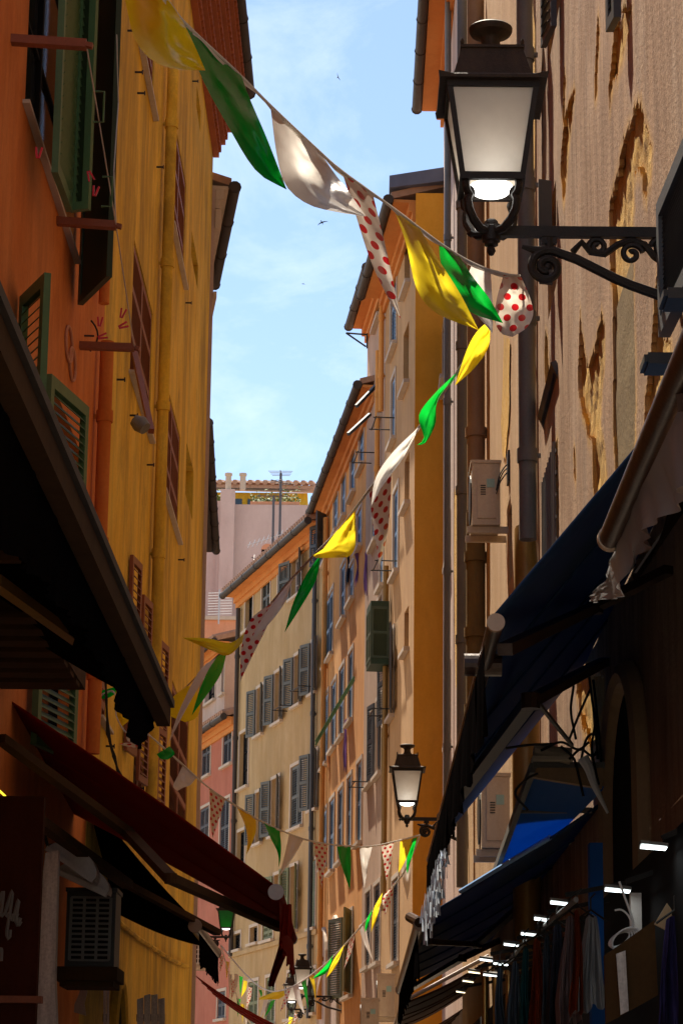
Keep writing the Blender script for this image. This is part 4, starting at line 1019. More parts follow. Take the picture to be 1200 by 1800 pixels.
# string 1: over our heads to the near lantern
s1 = root('bunting', 'large bunting in the foreground running from the top left edge to the near lantern', 'bunting', hook1, 'bunting strings')
pl1 = vplane(hook1, Vector((-.85, 5.4, 0)))
cord(s1, pl1, [(190, -120), (290, -5), (325, 40), (420, 130), (475, 185), (560, 265), (600, 300), (690, 365), (770, 425), (830, 462), (880, 480), (913, 484)], .005)
flag(s1, pl1, 'y', [(195, -115), (222, 10), (238, 70), (268, 106), (310, 121), (361, 123)], [(300, 5), (320, 35), (340, 75), (361, 123)], .12, rip=.02)
flag(s1, pl1, 'g', [(322, 38), (352, 130), (400, 220), (450, 300), (504, 333)], [(424, 132), (440, 175), (470, 245), (504, 333)], .10)
flag(s1, pl1, 'w', [(475, 186), (486, 270), (502, 325), (540, 358), (590, 372), (643, 380)], [(562, 266), (585, 300), (615, 340), (643, 380)], .10, rip=.03)
flag(s1, pl1, 'p', [(601, 302), (625, 378), (650, 455), (680, 520), (704, 560)], [(655, 340), (672, 410), (690, 490), (704, 560)], .03)
flag(s1, pl1, 'y', [(694, 372), (714, 430), (733, 510), (770, 552), (841, 580)], [(738, 402), (770, 455), (808, 515), (841, 580)], .08)
flag(s1, pl1, 'g', [(771, 426), (776, 468), (800, 520), (830, 550), (884, 568)], [(806, 448), (830, 485), (860, 525), (884, 568)], .06)
flag(s1, pl1, 'w', [(830, 462), (822, 490), (830, 540), (865, 586)], [(862, 475), (864, 510), (866, 550), (865, 586)], .05, dshift=.12)
flag(s1, pl1, 'p', [(885, 482), (874, 520), (869, 560), (880, 585), (900, 592)], [(916, 487), (930, 520), (937, 550), (926, 575), (900, 592)], .10, dshift=-.05)
# string 2: near lantern back to the yellow house
far2 = on_x(240, 1292, XL + .05)
s2 = root('bunting', 'long bunting falling from the near lantern to the yellow house wall', 'bunting', hook1, 'bunting strings')
pl2 = vplane(hook1, far2)
cord(s2, pl2, [(913, 484), (862, 565), (802, 655), (735, 752), (655, 852), (600, 925), (552, 975), (505, 1025), (435, 1110), (385, 1150), (330, 1205), (275, 1255), (240, 1292)], .006)
flag(s2, pl2, 'y', [(872, 555), (840, 580), (820, 615), (799, 678)], [(862, 572), (858, 610), (835, 645), (799, 678)], .05)
flag(s2, pl2, 'g', [(802, 655), (765, 690), (736, 730), (745, 770), (732, 782)], [(790, 672), (768, 705), (765, 745), (748, 778), (732, 782)], .05)
flag(s2, pl2, 'w', [(736, 750), (690, 795), (660, 840), (652, 890)], [(730, 765), (705, 810), (675, 850), (652, 890)], .05)
flag(s2, pl2, 'p', [(648, 858), (655, 920), (664, 975), (665, 1003)], [(688, 825), (686, 880), (680, 940), (665, 1003)], .03)
flag(s2, pl2, 'y', [(624, 898), (590, 935), (568, 965), (549, 980), (610, 980)], [(624, 898), (626, 940), (622, 968), (610, 980)], .05)
flag(s2, pl2, 'g', [(561, 978), (538, 1010), (515, 1060), (500, 1112)], [(563, 980), (555, 1020), (530, 1065), (500, 1112)], .04)
flag(s2, pl2, 'w', [(520, 1010), (495, 1040), (462, 1085), (438, 1130)], [(512, 1022), (500, 1060), (470, 1100), (438, 1130)], .03)
flag(s2, pl2, 'p', [(480, 1058), (440, 1090), (424, 1140), (422, 1198)], [(490, 1050), (470, 1100), (445, 1150), (422, 1198)], .02)
flag(s2, pl2, 'y', [(436, 1108), (405, 1130), (365, 1122), (320, 1121)], [(430, 1125), (402, 1152), (370, 1143), (320, 1121)], .06)
flag(s2, pl2, 'g', [(383, 1152), (365, 1180), (350, 1215), (337, 1258)], [(398, 1150), (388, 1185), (365, 1220), (337, 1258)], .04)
flag(s2, pl2, 'w', [(382, 1155), (350, 1180), (315, 1250), (295, 1310)], [(372, 1170), (345, 1215), (320, 1260), (295, 1310)], .03)
flag(s2, pl2, 'y', [(330, 1205), (300, 1230), (297, 1256), (325, 1270)], [(345, 1215), (352, 1240), (345, 1262), (325, 1270)], .04)
flag(s2, pl2, 'g', [(292, 1230), (275, 1240), (262, 1262), (261, 1275)], [(291, 1236), (280, 1248), (268, 1268), (261, 1275)], .03)
# loose tangle caught at the valance
sT = root('bunting', 'tangled end of bunting caught beside the black awning, green yellow and white', 'bunting', on_y(230, 1290, 21), 'bunting strings')
plT = (on_y(220, 1260, 21.5), Vector((0, 1, 0)))
cord(sT, plT, [(170, 1225), (200, 1216), (205, 1260), (225, 1290), (250, 1288)], .006)
flag(sT, plT, 'g', [(168, 1217), (172, 1227), (188, 1228), (203, 1220)], [(190, 1211), (203, 1208), (204, 1214), (203, 1220)], .03)
flag(sT, plT, 'y', [(200, 1238), (206, 1260), (214, 1278)], [(215, 1234), (228, 1262), (214, 1278)], .08)
flag(sT, plT, 'w', [(240, 1278), (222, 1296), (232, 1310)], [(244, 1300), (240, 1310), (232, 1310)], .05)
flag(sT, plT, 'p', [(209, 1308), (225, 1313), (238, 1315)], [(230, 1304), (242, 1308), (238, 1315)], .03)
# string 3: yellow house to the second lantern
st3 = on_x(205, 1275, XL + .08)
s3 = root('bunting', 'bunting hanging in a low curve from the yellow house to the middle lantern', 'bunting', hook2, 'bunting strings')
pl3 = vplane(hook2, on_x(250, 1285, XL + .1))
cord(s3, pl3, [(252, 1284), (285, 1312), (322, 1345), (368, 1386), (420, 1420), (465, 1447), (530, 1474), (590, 1486), (650, 1488), (700, 1478), (738, 1468)], .008)
for c_, l, r in (('g', [(275, 1326), (282, 1334), (295, 1336)], [(298, 1312), (307, 1325), (295, 1336)]),
                 ('w', [(322, 1344), (312, 1365), (304, 1383), (312, 1391)], [(346, 1366), (335, 1380), (322, 1385), (312, 1391)]),
                 ('p', [(368, 1386), (369, 1420), (370, 1450), (374, 1474)], [(396, 1405), (388, 1430), (380, 1455), (374, 1474)]),
                 ('y', [(417, 1420), (430, 1450), (435, 1475), (433, 1503)], [(449, 1437), (450, 1460), (442, 1485), (433, 1503)]),
                 ('g', [(464, 1447), (476, 1475), (488, 1500), (490, 1526)], [(491, 1460), (494, 1485), (493, 1510), (490, 1526)]),
                 ('w', [(508, 1467), (503, 1490), (496, 1520), (490, 1543)], [(533, 1476), (520, 1500), (503, 1525), (490, 1543)]),
                 ('p', [(551, 1482), (556, 1515), (561, 1540), (565, 1565)], [(576, 1486), (572, 1515), (568, 1542), (565, 1565)]),
                 ('g', [(592, 1488), (598, 1515), (606, 1540), (615, 1565)], [(616, 1489), (617, 1515), (616, 1540), (615, 1565)]),
                 ('w', [(631, 1489), (634, 1515), (637, 1540), (640, 1562)], [(654, 1489), (648, 1515), (644, 1540), (640, 1562)]),
                 ('p', [(669, 1486), (673, 1510), (676, 1530), (679, 1550)], [(692, 1481), (688, 1505), (684, 1530), (679, 1550)]),
                 ('y', [(703, 1479), (702, 1500), (701, 1520), (700, 1535)], [(729, 1471), (720, 1495), (710, 1518), (700, 1535)]),
                 ('g', [(724, 1475), (716, 1500), (714, 1525), (716, 1538)], [(733, 1472), (727, 1495), (720, 1520), (716, 1538)])):
    flag(s3, pl3, c_, l, r, .04, rip=.012, n=10)
# string 4: second lantern to the green lantern
hook3 = on_y(388, 1662, 50)
s4 = root('bunting', 'bunting dipping from the middle lantern to the green glass lantern', 'bunting', hook2, 'bunting strings')
pl4 = vplane(hook2, hook3)
cord(s4, pl4, [(738, 1468), (715, 1525), (690, 1560), (668, 1590), (640, 1622), (612, 1655), (580, 1688), (550, 1712), (520, 1732), (490, 1743), (465, 1740), (440, 1722), (415, 1695), (388, 1662)], .011)
for c_, l, r in (('w', [(705, 1530), (708, 1550), (716, 1583)], [(718, 1500), (722, 1540), (716, 1583)]),
                 ('p', [(688, 1560), (672, 1580), (676, 1610)], [(692, 1552), (688, 1580), (676, 1610)]),
                 ('y', [(672, 1570), (656, 1600), (652, 1640)], [(668, 1592), (662, 1615), (652, 1640)]),
                 ('g', [(655, 1598), (643, 1620), (641, 1640)], [(652, 1606), (648, 1625), (641, 1640)]),
                 ('w', [(630, 1628), (638, 1655), (655, 1690)], [(642, 1620), (646, 1650), (655, 1690)]),
                 ('p', [(613, 1655), (610, 1675), (604, 1705)], [(624, 1642), (618, 1672), (604, 1705)]),
                 ('y', [(606, 1660), (585, 1690), (573, 1720)], [(603, 1668), (590, 1700), (573, 1720)]),
                 ('g', [(585, 1680), (570, 1700), (548, 1722)], [(583, 1692), (572, 1712), (548, 1722)]),
                 ('w', [(570, 1700), (562, 1725), (556, 1752)], [(562, 1706), (558, 1728), (556, 1752)]),
                 ('y', [(543, 1716), (550, 1738), (555, 1765)], [(552, 1714), (555, 1738), (555, 1765)]),
                 ('g', [(529, 1726), (534, 1745), (542, 1775)], [(538, 1722), (540, 1745), (542, 1775)]),
                 ('w', [(515, 1735), (520, 1758), (536, 1786)], [(525, 1732), (530, 1758), (536, 1786)]),
                 ('p', [(505, 1740), (498, 1760), (492, 1780)], [(511, 1739), (504, 1762), (492, 1780)]),
                 ('y', [(480, 1745), (462, 1752), (453, 1758), (490, 1757)], [(498, 1741), (500, 1750), (490, 1757)]),
                 ('g', [(476, 1760), (470, 1775), (464, 1790)], [(484, 1758), (476, 1775), (464, 1790)]),
                 ('w', [(464, 1758), (460, 1775), (456, 1792)], [(472, 1758), (466, 1775), (456, 1792)]),
                 ('g', [(454, 1740), (457, 1748), (459, 1754)], [(460, 1741), (461, 1748), (459, 1754)])):
    flag(s4, pl4, c_, l, r, .05, rip=.02, n=8)
# string 5: beyond the green lantern
s5 = root('bunting', 'small distant bunting dropping below the green glass lantern', 'bunting', hook3, 'bunting strings')
pl5 = vplane(hook3, Vector((-1.3, 62, 0)))
cord(s5, pl5, [(388, 1662), (400, 1705), (412, 1740), (425, 1775), (440, 1800), (450, 1812)], .012)
for c_, x, y, h, d in (('p', 386, 1680, 32, 0), ('y', 396, 1690, 34, 2), ('w', 401, 1712, 42, 2), ('p', 406, 1722, 40, 0), ('w', 412, 1712, 40, -2), ('g', 420, 1716, 36, 2), ('y', 428, 1724, 30, -4), ('p', 436, 1735, 40, -3), ('g', 416, 1755, 34, 2), ('y', 423, 1765, 36, 3), ('w', 430, 1780, 30, 2)):
    flag(s5, pl5, c_, [(x, y), (x + d / 2, y + h / 2), (x + d, y + h)], [(x + 7, y + 2), (x + 5, y + h / 2), (x + d, y + h)], .03, n=6)
s6 = root('bunting', 'farthest bunting string just below the small distant lantern', 'bunting', P5, 'bunting strings')
pl6 = vplane(P5, Vector((-3.4, 58, 0)))
cord(s6, pl6, [(536, 1770), (522, 1785), (505, 1798), (480, 1812)], .012)
for c_, x, y, h in (('w', 526, 1778, 22), ('p', 518, 1782, 20), ('y', 508, 1788, 20)): flag(s6, pl6, c_, [(x, y), (x - 2, y + h)], [(x + 8, y + 2), (x - 2, y + h)], .02, n=6)
# ------------------------------------------------------------------ awnings
def awning(label, Y0_, Y1_, xf, zf, xw, zw, clothm, bar='blackbar', r=.055, sag=.04, zw1=None, capm='barend', name='awning', skew=0, skz=0):
    rt = root(name, label, 'awning', (xw, (Y0_ + Y1_) / 2, zw)); zw1 = zw if zw1 is None else zw1
    mb = MB()
    def fn(u, v):
        y = Y0_ + (Y1_ - Y0_) * u + skew * v * (1 - u); zz = zw + (zw1 - zw) * u + skz * (1 - u)
        return (xf + (xw - xf) * v, y, zf + .03 + (zz - zf - .03) * v - sag * math.sin(math.pi * v) - .012 * math.sin(u * 19) * math.sin(math.pi * v))
    mb.sheet(fn, 30, 8, (0, 0, .012)); mb.build('canopy', M[clothm], rt, smooth='all')
    ns_ = max(2, int((Y1_ - Y0_) / 1.25)); 
    for k in range(1, ns_):
        u = k / ns_; mb = MB(); pp_ = [Vector(fn(u, v / 8)) for v in range(9)]; mb.tube([p - Vector((0, 0, .006)) for p in pp_], .007, 5); mb.build('seam', M[clothm], rt)
    mb = MB(); mb.tube([(xf, Y0_ - .03, zf), (xf, Y1_ + .03, zf)], r, 16); fb = mb.build('front_bar', M[bar], rt, smooth=True)
    for y, s_ in ((Y0_ - .031, -1), (Y1_ + .031, 1)):
        mb = MB(); mb.tube([(xf, y, zf), (xf, y + s_ * .03, zf)], r * 1.12, 20); mb.build('end_cap', M[capm], fb)
    return rt
def arm(rt, pts, w=.05, h=.04, mat='blackbar'):
    mb = MB()
    for i in range(len(pts) - 1): mb.bar(pts[i], pts[i + 1], w, h)
    for p in pts[1:-1]: p = Vector(p); mb.tube([p - Vector((0, 0, .03)), p + Vector((0, 0, .03))], .038, 10)
    mb.build('folding_arm', M[mat], rt)
def valance(rt, x, top, bot, mat, name='valance', fold=.03, nz=8, xb=None, dens=120):
    """px polylines of top and bottom edge on the vertical plane x"""
    T, B_ = smoothpts(top, dens), smoothpts(bot, dens); xb = x if xb is None else xb
    T = [on_x(*p, x) for p in T]; B_ = [on_x(*p, xb) for p in B_]; mb = MB()
    def fn(u, v):
        k = u * dens; i = min(int(k), dens - 1); f = k - i; a, b = T[i].lerp(T[i + 1], f), B_[i].lerp(B_[i + 1], f); p = a.lerp(b, v)
        return p + Vector((fold * math.sin(p.y * 9 + v) * v + .012 * math.sin(p.y * 31) * v, 0, 0))
    mb.grid(fn, dens, nz); return mb.build(name, M[mat], rt, smooth='all', recalc=False)
# right A
awA = awning('navy blue awning above the fringed valance, right foreground', 7.91, 14.85, .43, 3.2, XR, 4.35, 'bluecloth', r=.026, zw1=4.38, sag=0)
def vstrip(rt, x, y0, y1, ztop, h, mat, name='valance', scal=.4, sd=1, amp=.01):
    mb = MB()
    def fn(u, v):
        y = y0 + (y1 - y0) * u; hh = h * (1 - .12 * abs(math.sin(y * math.pi / scal))); return (x + amp * math.sin(y * 7 + sd) * v + .008 * math.sin(y * 29) * v, y, ztop - hh * v)
    mb.grid(fn, 160, 5); return mb.build(name, M[mat], rt, smooth='all', recalc=False)
vstrip(awA, .40, 7.95, 14.8, 3.15, .30, 'blackcloth')
mb = MB(); random.seed(9)
y = 11.4
while y < 14.85:
    l_ = random.uniform(.08, .20) * min(1, .3 + (y - 11.4) * .35); x = .39 + random.uniform(-.02, .03); z = 2.87 + random.uniform(0, .05) * (y - 10.4) * .4; w_ = .03
    mb.add([(x, y, z), (x, y + w_ * 2.4, z), (x + random.uniform(-.02, .02), y + w_ * 1.6, z - l_), (x, y + w_ * .6, z - l_)], [(0, 1, 2, 3)]); y += .03
mb.build('fringe', M['fringe'], awA, recalc=False)
arm(awA, [on_z(887, 1142, 3.16), on_x(1045, 1067, 1.05), Vector((XR - .02, 10.6, 4.0))])
arm(awA, [on_z(776, 1440, 3.16), on_x(932, 1233, .66), on_x(1062, 1163, 1.2)])
mb = MB(); mb.tube([(.36, 8.6, 3.2), (.49, 8.6, 3.2)], .04, 16); mb.build('bar_joint', M['blackbar'], awA)
arm(awA, [on_x(947, 1238, .75), on_x(1005, 1310, 1.0)], .015, .015, 'zinc')
# right N (nearest)
awN = awning('dark awning with loose silver grey flap, nearest at the right edge', 4.6, 6.64, .68, 3.2, XR, 4.35, 'blackcloth', r=.032)
valance(awN, .69, [(1078, 975), (1100, 905), (1140, 830), (1230, 640)], [(1042, 1060), (1097, 1040), (1112, 985), (1150, 930), (1230, 830)], 'silver', fold=.02, xb=.72)
arm(awN, [Vector((.70, 5.2, 3.15)), Vector((1.3, 6.3, 3.7))])
mb = MB(); mb.grid(lambda u, v: (.74 + .5 * v + .02 * math.sin(u * 12), 4.6 + 2.0 * u, 3.12 + .75 * v - .1 * math.sin(u * 9)), 30, 6); mb.build('inner_lining', M['blackcloth'], awN, recalc=False)
# right B
awB = awning('long dark blue awning with sunlit top edge above the clothes stalls', 17.08, 24.8, .42, 3.0, XR, 3.5, 'bluecloth', r=.045, skew=-3.1, skz=-.08, sag=.02)
mb = MB(); mb.tube([Vector((.66, 16.27, 3.145)), Vector((1.12, 14.75, 3.32))], .016, 8); mb.build('hem', M['hem'], awB)  # sunlit cloth edge painted as a pale blue tube
e0 = Vector((.44, 17.08, 3.05)); 
# its side continues along the street towards the viewer at the wall, as a lower skirt
vstrip(awB, .405, 17.1, 24.8, 2.95, .32, 'blackcloth')
arm(awB, [Vector((.5, 18, 2.95)), Vector((.95, 20.2, 3.1)), Vector((XR, 18.6, 3.4))]); arm(awB, [Vector((.48, 24, 2.95)), Vector((.9, 21.8, 3.1)), Vector((XR, 23.4, 3.4))])
mb = MB(); mb.tube([on_y(720, 1613, 17.3), on_y(737, 1622, 17.0)], .035, 10); mb.build('crank_eye', M['blackbar'], awB)
# blue painted hood over the shop between A and B
hood = root('shop_hood', 'bright blue hood with grey framed end, under the long navy awning', 'shop canopy', (XR, 13, 3.6))
h = [on_y(940, 1345, 13.0), on_y(1062, 1350, 13.0), on_y(1045, 1480, 13.0), on_y(1015, 1480, 13.0)]
hf = [on_y(866, 1535, 16.8), on_y(960, 1480, 16.8)]
mb = MB()
def fn(u, v):
    a = on_y(945, 1350, 13.0).lerp(on_y(1058, 1390, 13.0), v); b = on_y(866, 1552, 16.8).lerp(on_y(950, 1500, 16.8), v)
    return a.lerp(b, u)
mb.sheet(fn, 16, 6, (.01, 0, .02)); mb.build('canopy', M['bluecloth2'], hood)
mb = MB(); mb.bar(on_y(936, 1346, 12.95), on_y(1062, 1346, 12.95), .05, .03); mb.bar(on_y(936, 1350, 12.95), on_y(862, 1556, 16.8), .03, .05)
mb.bar(on_y(905, 1425, 14.2), on_y(1040, 1425, 14.2), .03, .03); mb.build('frame', M['zinc'], hood)
mb = MB(); q = [on_y(944, 1350, 12.9), on_y(1060, 1350, 12.9), on_y(1058, 1386, 12.9), on_y(936, 1366, 12.9)]
mb.hexa(q + [p + Vector((0, .06, 0)) for p in q]); mb.build('end_board', M['brownpipe'], hood)
# right D, far bottom
awD = awning('rusty white edged awning at the bottom right, beyond the long navy awning', 25.2, 32, .45, 2.85, XR, 3.35, 'browncloth', bar='white', r=.035)
mb = MB(); mb.tube([Vector((.45, 25.17, 2.9)), Vector((1.3, 25.17, 3.36))], .02, 8); mb.build('hem', M['white'], awD)
awE = awning('small pale edged awning at the bottom, last on the right', 32.5, 39, .55, 2.75, XR, 3.2, 'browncloth', bar='white', r=.035)
# left black awning
awL = awning('black awning with brown wooden front rail, upper left', 6.2, 14.05, -1.13, 3.90, XL, 4.6, 'blackcloth', bar='wood', r=.03, capm='wood')
mb = MB(); mb.box(-1.15, -1.075, 6.2, 14.1, 3.85, 3.955); mb.build('wooden_rail', M['wood'], awL)
mb = MB(); mb.box(-1.14, -1.055, 6.2, 14.12, 3.96, 4.0); mb.build('rail_cap', M['gutter'], awL)
valance(awL, -1.13, [(-60, 395), (0, 545), (100, 790), (200, 1020), (300, 1245)], [(-60, 900), (0, 960), (70, 1020), (118, 1085), (150, 1112), (172, 1168), (192, 1195), (207, 1240), (222, 1272), (236, 1308), (250, 1315), (268, 1262), (285, 1240)], 'blackcloth', fold=.02, xb=-1.19)
arm(awL, [on_x(-10, 1020, -1.6), on_x(172, 1152, -1.5)], .06, .05, 'gold')
arm(awL, [on_x(-10, 915, -1.5), on_x(60, 925, -1.5)], .05, .04, 'wood')
for i in range(5):
    y = 7 + i * .8; mb = MB(); mb.box(XL + .02, -1.25, y, y + .06, 3.92, 4.02); mb.build('ceiling_joist', M['wood'], awL)
sb = root('shop_sign_box', 'dark slatted wooden box hanging under the black awning', 'sign box', on_y(80, 1160, 15.5))
mb = MB(); a = on_y(-40, 1085, 15.5); b = on_y(150, 1213, 15.5)
mb.box(a.x, b.x, 13.2, 15.5, b.z, b.z + .55); mb.build('box_body', M['wood'], sb)
mb = MB()
for i in range(7): mb.box(a.x, b.x - .01, 13.1 + i * .33, 13.28 + i * .33, b.z - .03, b.z - .002)
mb.build('slats', M['wood'], sb)
# left red awning
awR = awning('dark red awning with hanging red cloth at its corner, lower left', 16.03, 19.78, -.52, 3.1, XL, 4.3, 'redcloth', bar='redcloth', r=.045, zw1=4.05, sag=-.02, capm='white')
vstrip(awR, -.50, 16.06, 19.75, 3.07, .28, 'redcloth')
mb = MB()
def fn(u, v):
    p = on_y(492 + 18 * u + 4 * math.sin(v * 7), 1600, 19.0); q = on_y(480 + 28 * u * (1 - v * .6) + 10 * math.sin(v * 5), 1735, 18.9)
    r_ = p.lerp(q, v); r_.y += .05 * math.sin(u * 14 + v * 2); return r_
mb.grid(fn, 14, 20); mb.build('hanging_cloth', M['redcloth'], awR, smooth='all', recalc=False)
mb = MB()
def fn(u, v):
    p = on_y(496 + 16 * u, 1590, 16.2); q = on_y(490 + 24 * u, 1655 - 10 * math.sin(u * 3), 16.2); r_ = p.lerp(q, v); r_.y += .03 * math.sin(u * 14 + v * 2); return r_
mb.grid(fn, 14, 8); mb.build('corner_cloth', M['redcloth'], awR, smooth='all', recalc=False)
arm(awR, [on_x(0, 1298, -2.1), on_x(222, 1462, -1.5), on_x(300, 1545, -1.1), on_z(494, 1632, 3.05)], .07, .05, 'wood')
# left lower black awning
awK = awning('short black awning tucked below the dark red one', 20.6, 23.6, -1.32, 3.25, XL, 4.32, 'blackcloth', r=.05, zw1=3.6)
vstrip(awK, -1.29, 20.6, 23.6, 3.2, .26, 'blackcloth')
arm(awK, [on_x(62, 1440, -2.0), on_x(225, 1556, -1.75)], .08, .06, 'wood')
arm(awK, [on_y(225, 1556, 19.5), on_y(382, 1640, 21)], .06, .05, 'wood')
# far left third
awT = awning('dark red awning at the bottom, beside the yellow house corner', 35.5, 41, -1.1, 3.05, XL, 3.75, 'redcloth', bar='wood', r=.04)
vstrip(awT, -1.09, 35.5, 41, 3.02, .22, 'redcloth')
# ------------------------------------------------------------------ left lower clutter
def ac_unit(label, c, w, d, h, face, mat='acwhite', grille='acdark', group='air conditioners', rows=12, cols=3, brk=True):
    """c: centre; face: 'y' grille looks to the viewer, 'x' grille looks into the street (dir sign)"""
    rt = root('air_conditioner', label, 'air conditioner', c, group); c = Vector(c)
    mb = MB(); mb.box(c.x - w / 2, c.x + w / 2, c.y - d / 2, c.y + d / 2, c.z - h / 2, c.z + h / 2)
    mb.box(c.x - w / 2 - .01, c.x + w / 2 + .01, c.y - d / 2 - .01, c.y + d / 2 + .01, c.z + h / 2 + .002, c.z + h / 2 + .03); mb.build('casing', M[mat], rt)
    if face == 'y':
        mb = MB(); y = c.y - d / 2 - .012
        mb.box(c.x - w * .40, c.x + w * .40, y + .001, y + .009, c.z - h * .42, c.z + h * .42); mb.build('grille_back', M['dark'], rt)
        mb = MB(); 
        for i in range(cols + 1): x = c.x - w * .4 + w * .8 * i / cols; mb.box(x - .01, x + .01, y - .012, y, c.z - h * .42, c.z + h * .42)
        for i in range(rows + 1): z = c.z - h * .42 + h * .84 * i / rows; mb.box(c.x - w * .4, c.x + w * .4, y - .02, y - .0125, z - .008, z + .008)
        mb.build('grille', M[grille], rt)
    elif face == 'panel':   # side panel towards the viewer
        y = c.y - d / 2 - .012; mb = MB(); mb.box(c.x - w * .32, c.x + w * .36, y, y + .009, c.z - h * .40, c.z + h * .42); mb.build('side_panel', M[mat], rt)
        mb = MB(); mb.box(c.x + w * .02, c.x + w * .3, y - .006, y - .001, c.z + h * .10, c.z + h * .24); mb.build('sticker', M['sticker'], rt)
        mb = MB()
        for i in range(5): mb.box(c.x - w * .2, c.x - w * .02, y - .006, y - .001, c.z - h * .02 + i * .02, c.z - h * .02 + i * .02 + .008)
        mb.build('vent_slots', M['acdark'], rt)
        mb = MB(); x = c.x - w / 2 - .012; mb.tube([(x, c.y, c.z), (x + .01, c.y, c.z)], h * .4, 24); mb.build('fan_grille', M['acdark'], rt)
    if brk:
        for s_ in (-1, 1):
            mb = MB(); mb.box(c.x - w / 2 - .04, c.x + w / 2 + .18, c.y + s_ * d * .35 - .02, c.y + s_ * d * .35 + .02, c.z - h / 2 - .06, c.z - h / 2 - .003)
            mb.build('mounting_rail', M['zinc'] if mat != 'acwhite' else M[mat], rt)
    return rt
a = on_y(118, 1568, 18); b = on_y(200, 1700, 18)
ac_unit('dark box air conditioner with gridded grille, lower left beside the weathered post', ((a.x + b.x) / 2, 18.2, (a.z + b.z) / 2), b.x - a.x, .4, a.z - b.z, 'y', 'acdark', 'zinc', brk=False)
mbx = on_y(205, 1700, 18)
mb = MB(); sh = root('wall_shelf', 'dark ledge under the gridded air conditioner', 'shelf', (a.x, 18.1, b.z - .08)); mb.box(a.x - .06, b.x + .03, 17.95, 18.5, b.z - .10, b.z - .005); mb.box(a.x - .03, b.x, 18.0, 18.5, b.z - .14, b.z - .102); mb.build('ledge', M['wood'], sh)
for k, (px0, py0, px1, py1, lab) in enumerate(((84, 1490, 166, 1548, 'white half round lamp hood under the red awning, upper of two'), (100, 1530, 190, 1572, 'white half round lamp hood just above the gridded air conditioner'))):
    p = on_y(px0, py0, 17.2 + k * .3); q = on_y(px1, py1, 17.2 + k * .3); r_ = root('lamp_hood', lab, 'lamp', p, 'white lamp hoods'); mb = MB()
    d = q - p; n_ = Vector((-d.z, 0, d.x)).normalized() 
    if n_.z < 0: n_ = -n_
    arc = [p + d * (.5 - .5 * math.cos(t)) + n_ * d.length * .30 * math.sin(t) for t in [math.pi * i / 14 for i in range(15)]]
    mb.add(arc + [v + Vector((0, .22, 0)) for v in arc], [tuple(range(15)), tuple(range(29, 14, -1))] + [(i, i + 1, 16 + i, 15 + i) for i in range(14)]); mb.build('hood', M['white'], r_)
    mb = MB(); mb.bar(p - n_ * .01 - Vector((0, .03, 0)), q - n_ * .01 - Vector((0, .03, 0)), .05, .035); mb.build('rim', M['white'], r_)
    mb = MB(); mb.bar(p, p + Vector((-.05, 0, .18)), .02, .02); mb.build('stay', M['iron'], r_)
def board(name, label, cat, pts, Y, th, mat, group=None):
    q = [on_y(px, py, Y) for px, py in pts]; r_ = root(name, label, cat, q[-1], group); mb = MB(); n = len(q)
    mb.add(q + [p + Vector((0, th, 0)) for p in q], [tuple(range(n)), tuple(range(2 * n - 1, n - 1, -1))] + [(i, (i + 1) % n, n + (i + 1) % n, n + i) for i in range(n)])
    mb.build('panel', M[mat], r_); return r_
board('weathered_post', 'tall weathered whitish wooden post at the lower left', 'post', [(80, 1500), (102, 1495), (96, 1720), (100, 1830), (54, 1830), (60, 1650)], 16.4, .12, 'oldboard')
def plank_sign(label, x0, x1, ytop, Y, n=4):
    r_ = root('plank_sign', label, 'sign', on_y(x0, 1830, Y), 'old plank signs'); rnd = random.Random(int(x0))
    for i in range(n):
        a_, b_ = x0 + (x1 - x0) * i / n + .7, x0 + (x1 - x0) * (i + 1) / n - .7; t_ = ytop + 14 * (1 - math.sin(math.pi * (i + .6) / (n + .2)))
        q = [on_y(a_, t_ + rnd.uniform(-1, 2), Y), on_y(b_, t_ + rnd.uniform(-2, 1), Y), on_y(b_, 1840, Y), on_y(a_, 1840, Y)]; mb = MB()
        mb.hexa(q + [p + Vector((0, .03, 0)) for p in q]); mb.build('plank', M['oldboard'], r_)
    mb = MB(); a_, b_ = on_y(x0, 1790, Y + .04), on_y(x1, 1790, Y + .04); mb.bar(a_, b_, .03, .06); mb.build('batten', M['wood'], r_)
plank_sign('white streaked plank sign with rounded top against the yellow wall', 240, 290, 1748, 22)
plank_sign('narrow white streaked plank beside the arched doorway', 181, 192, 1712, 20, 2)
# hanging white and green sign piece
board('paper_sign', 'bright white cut paper sign with a leaf motif beside the orange pipe', 'sign', [(139, 1716), (155, 1712), (153, 1745), (148, 1765), (151, 1786), (130, 1780), (131, 1766), (140, 1745)], 20, .02, 'white')
# glowing tube added in place of a sunlit yellow line; script letters
nr = root('sunlit_line', 'thin glowing yellow line standing in for a sunlit streak at the left edge', 'light', on_x(0, 1390, -1.9))
mb = MB(); mb.tube([on_y(-8, 1384, 14.9), on_y(20, 1410, 15), on_y(45, 1432, 15.1), on_y(58, 1448, 15.2)], .006, 8); mb.build('tube', M['sunline'], nr)
sg = root('script_sign', 'dark metal script lettering on the shaded orange wall, left edge', 'sign', on_y(15, 1610, 15))
def stroke(pts, r_=.011):
    mb = MB(); q = smoothpts(pts, 24); mb.tube([on_y(x, y, 14.6) for x, y in q], r_, 6); mb.build('letter', M['zinc'], sg)
stroke([(-6, 1602), (2, 1575), (6, 1568), (3, 1595), (1, 1612), (7, 1605)]); stroke([(8, 1608), (15, 1585), (22, 1566), (18, 1600), (12, 1640), (16, 1652), (18, 1635)])
stroke([(10, 1612), (17, 1606), (18, 1618), (23, 1608), (24, 1620)]); stroke([(24, 1616), (30, 1590), (33, 1583), (29, 1610), (31, 1628), (37, 1620)])
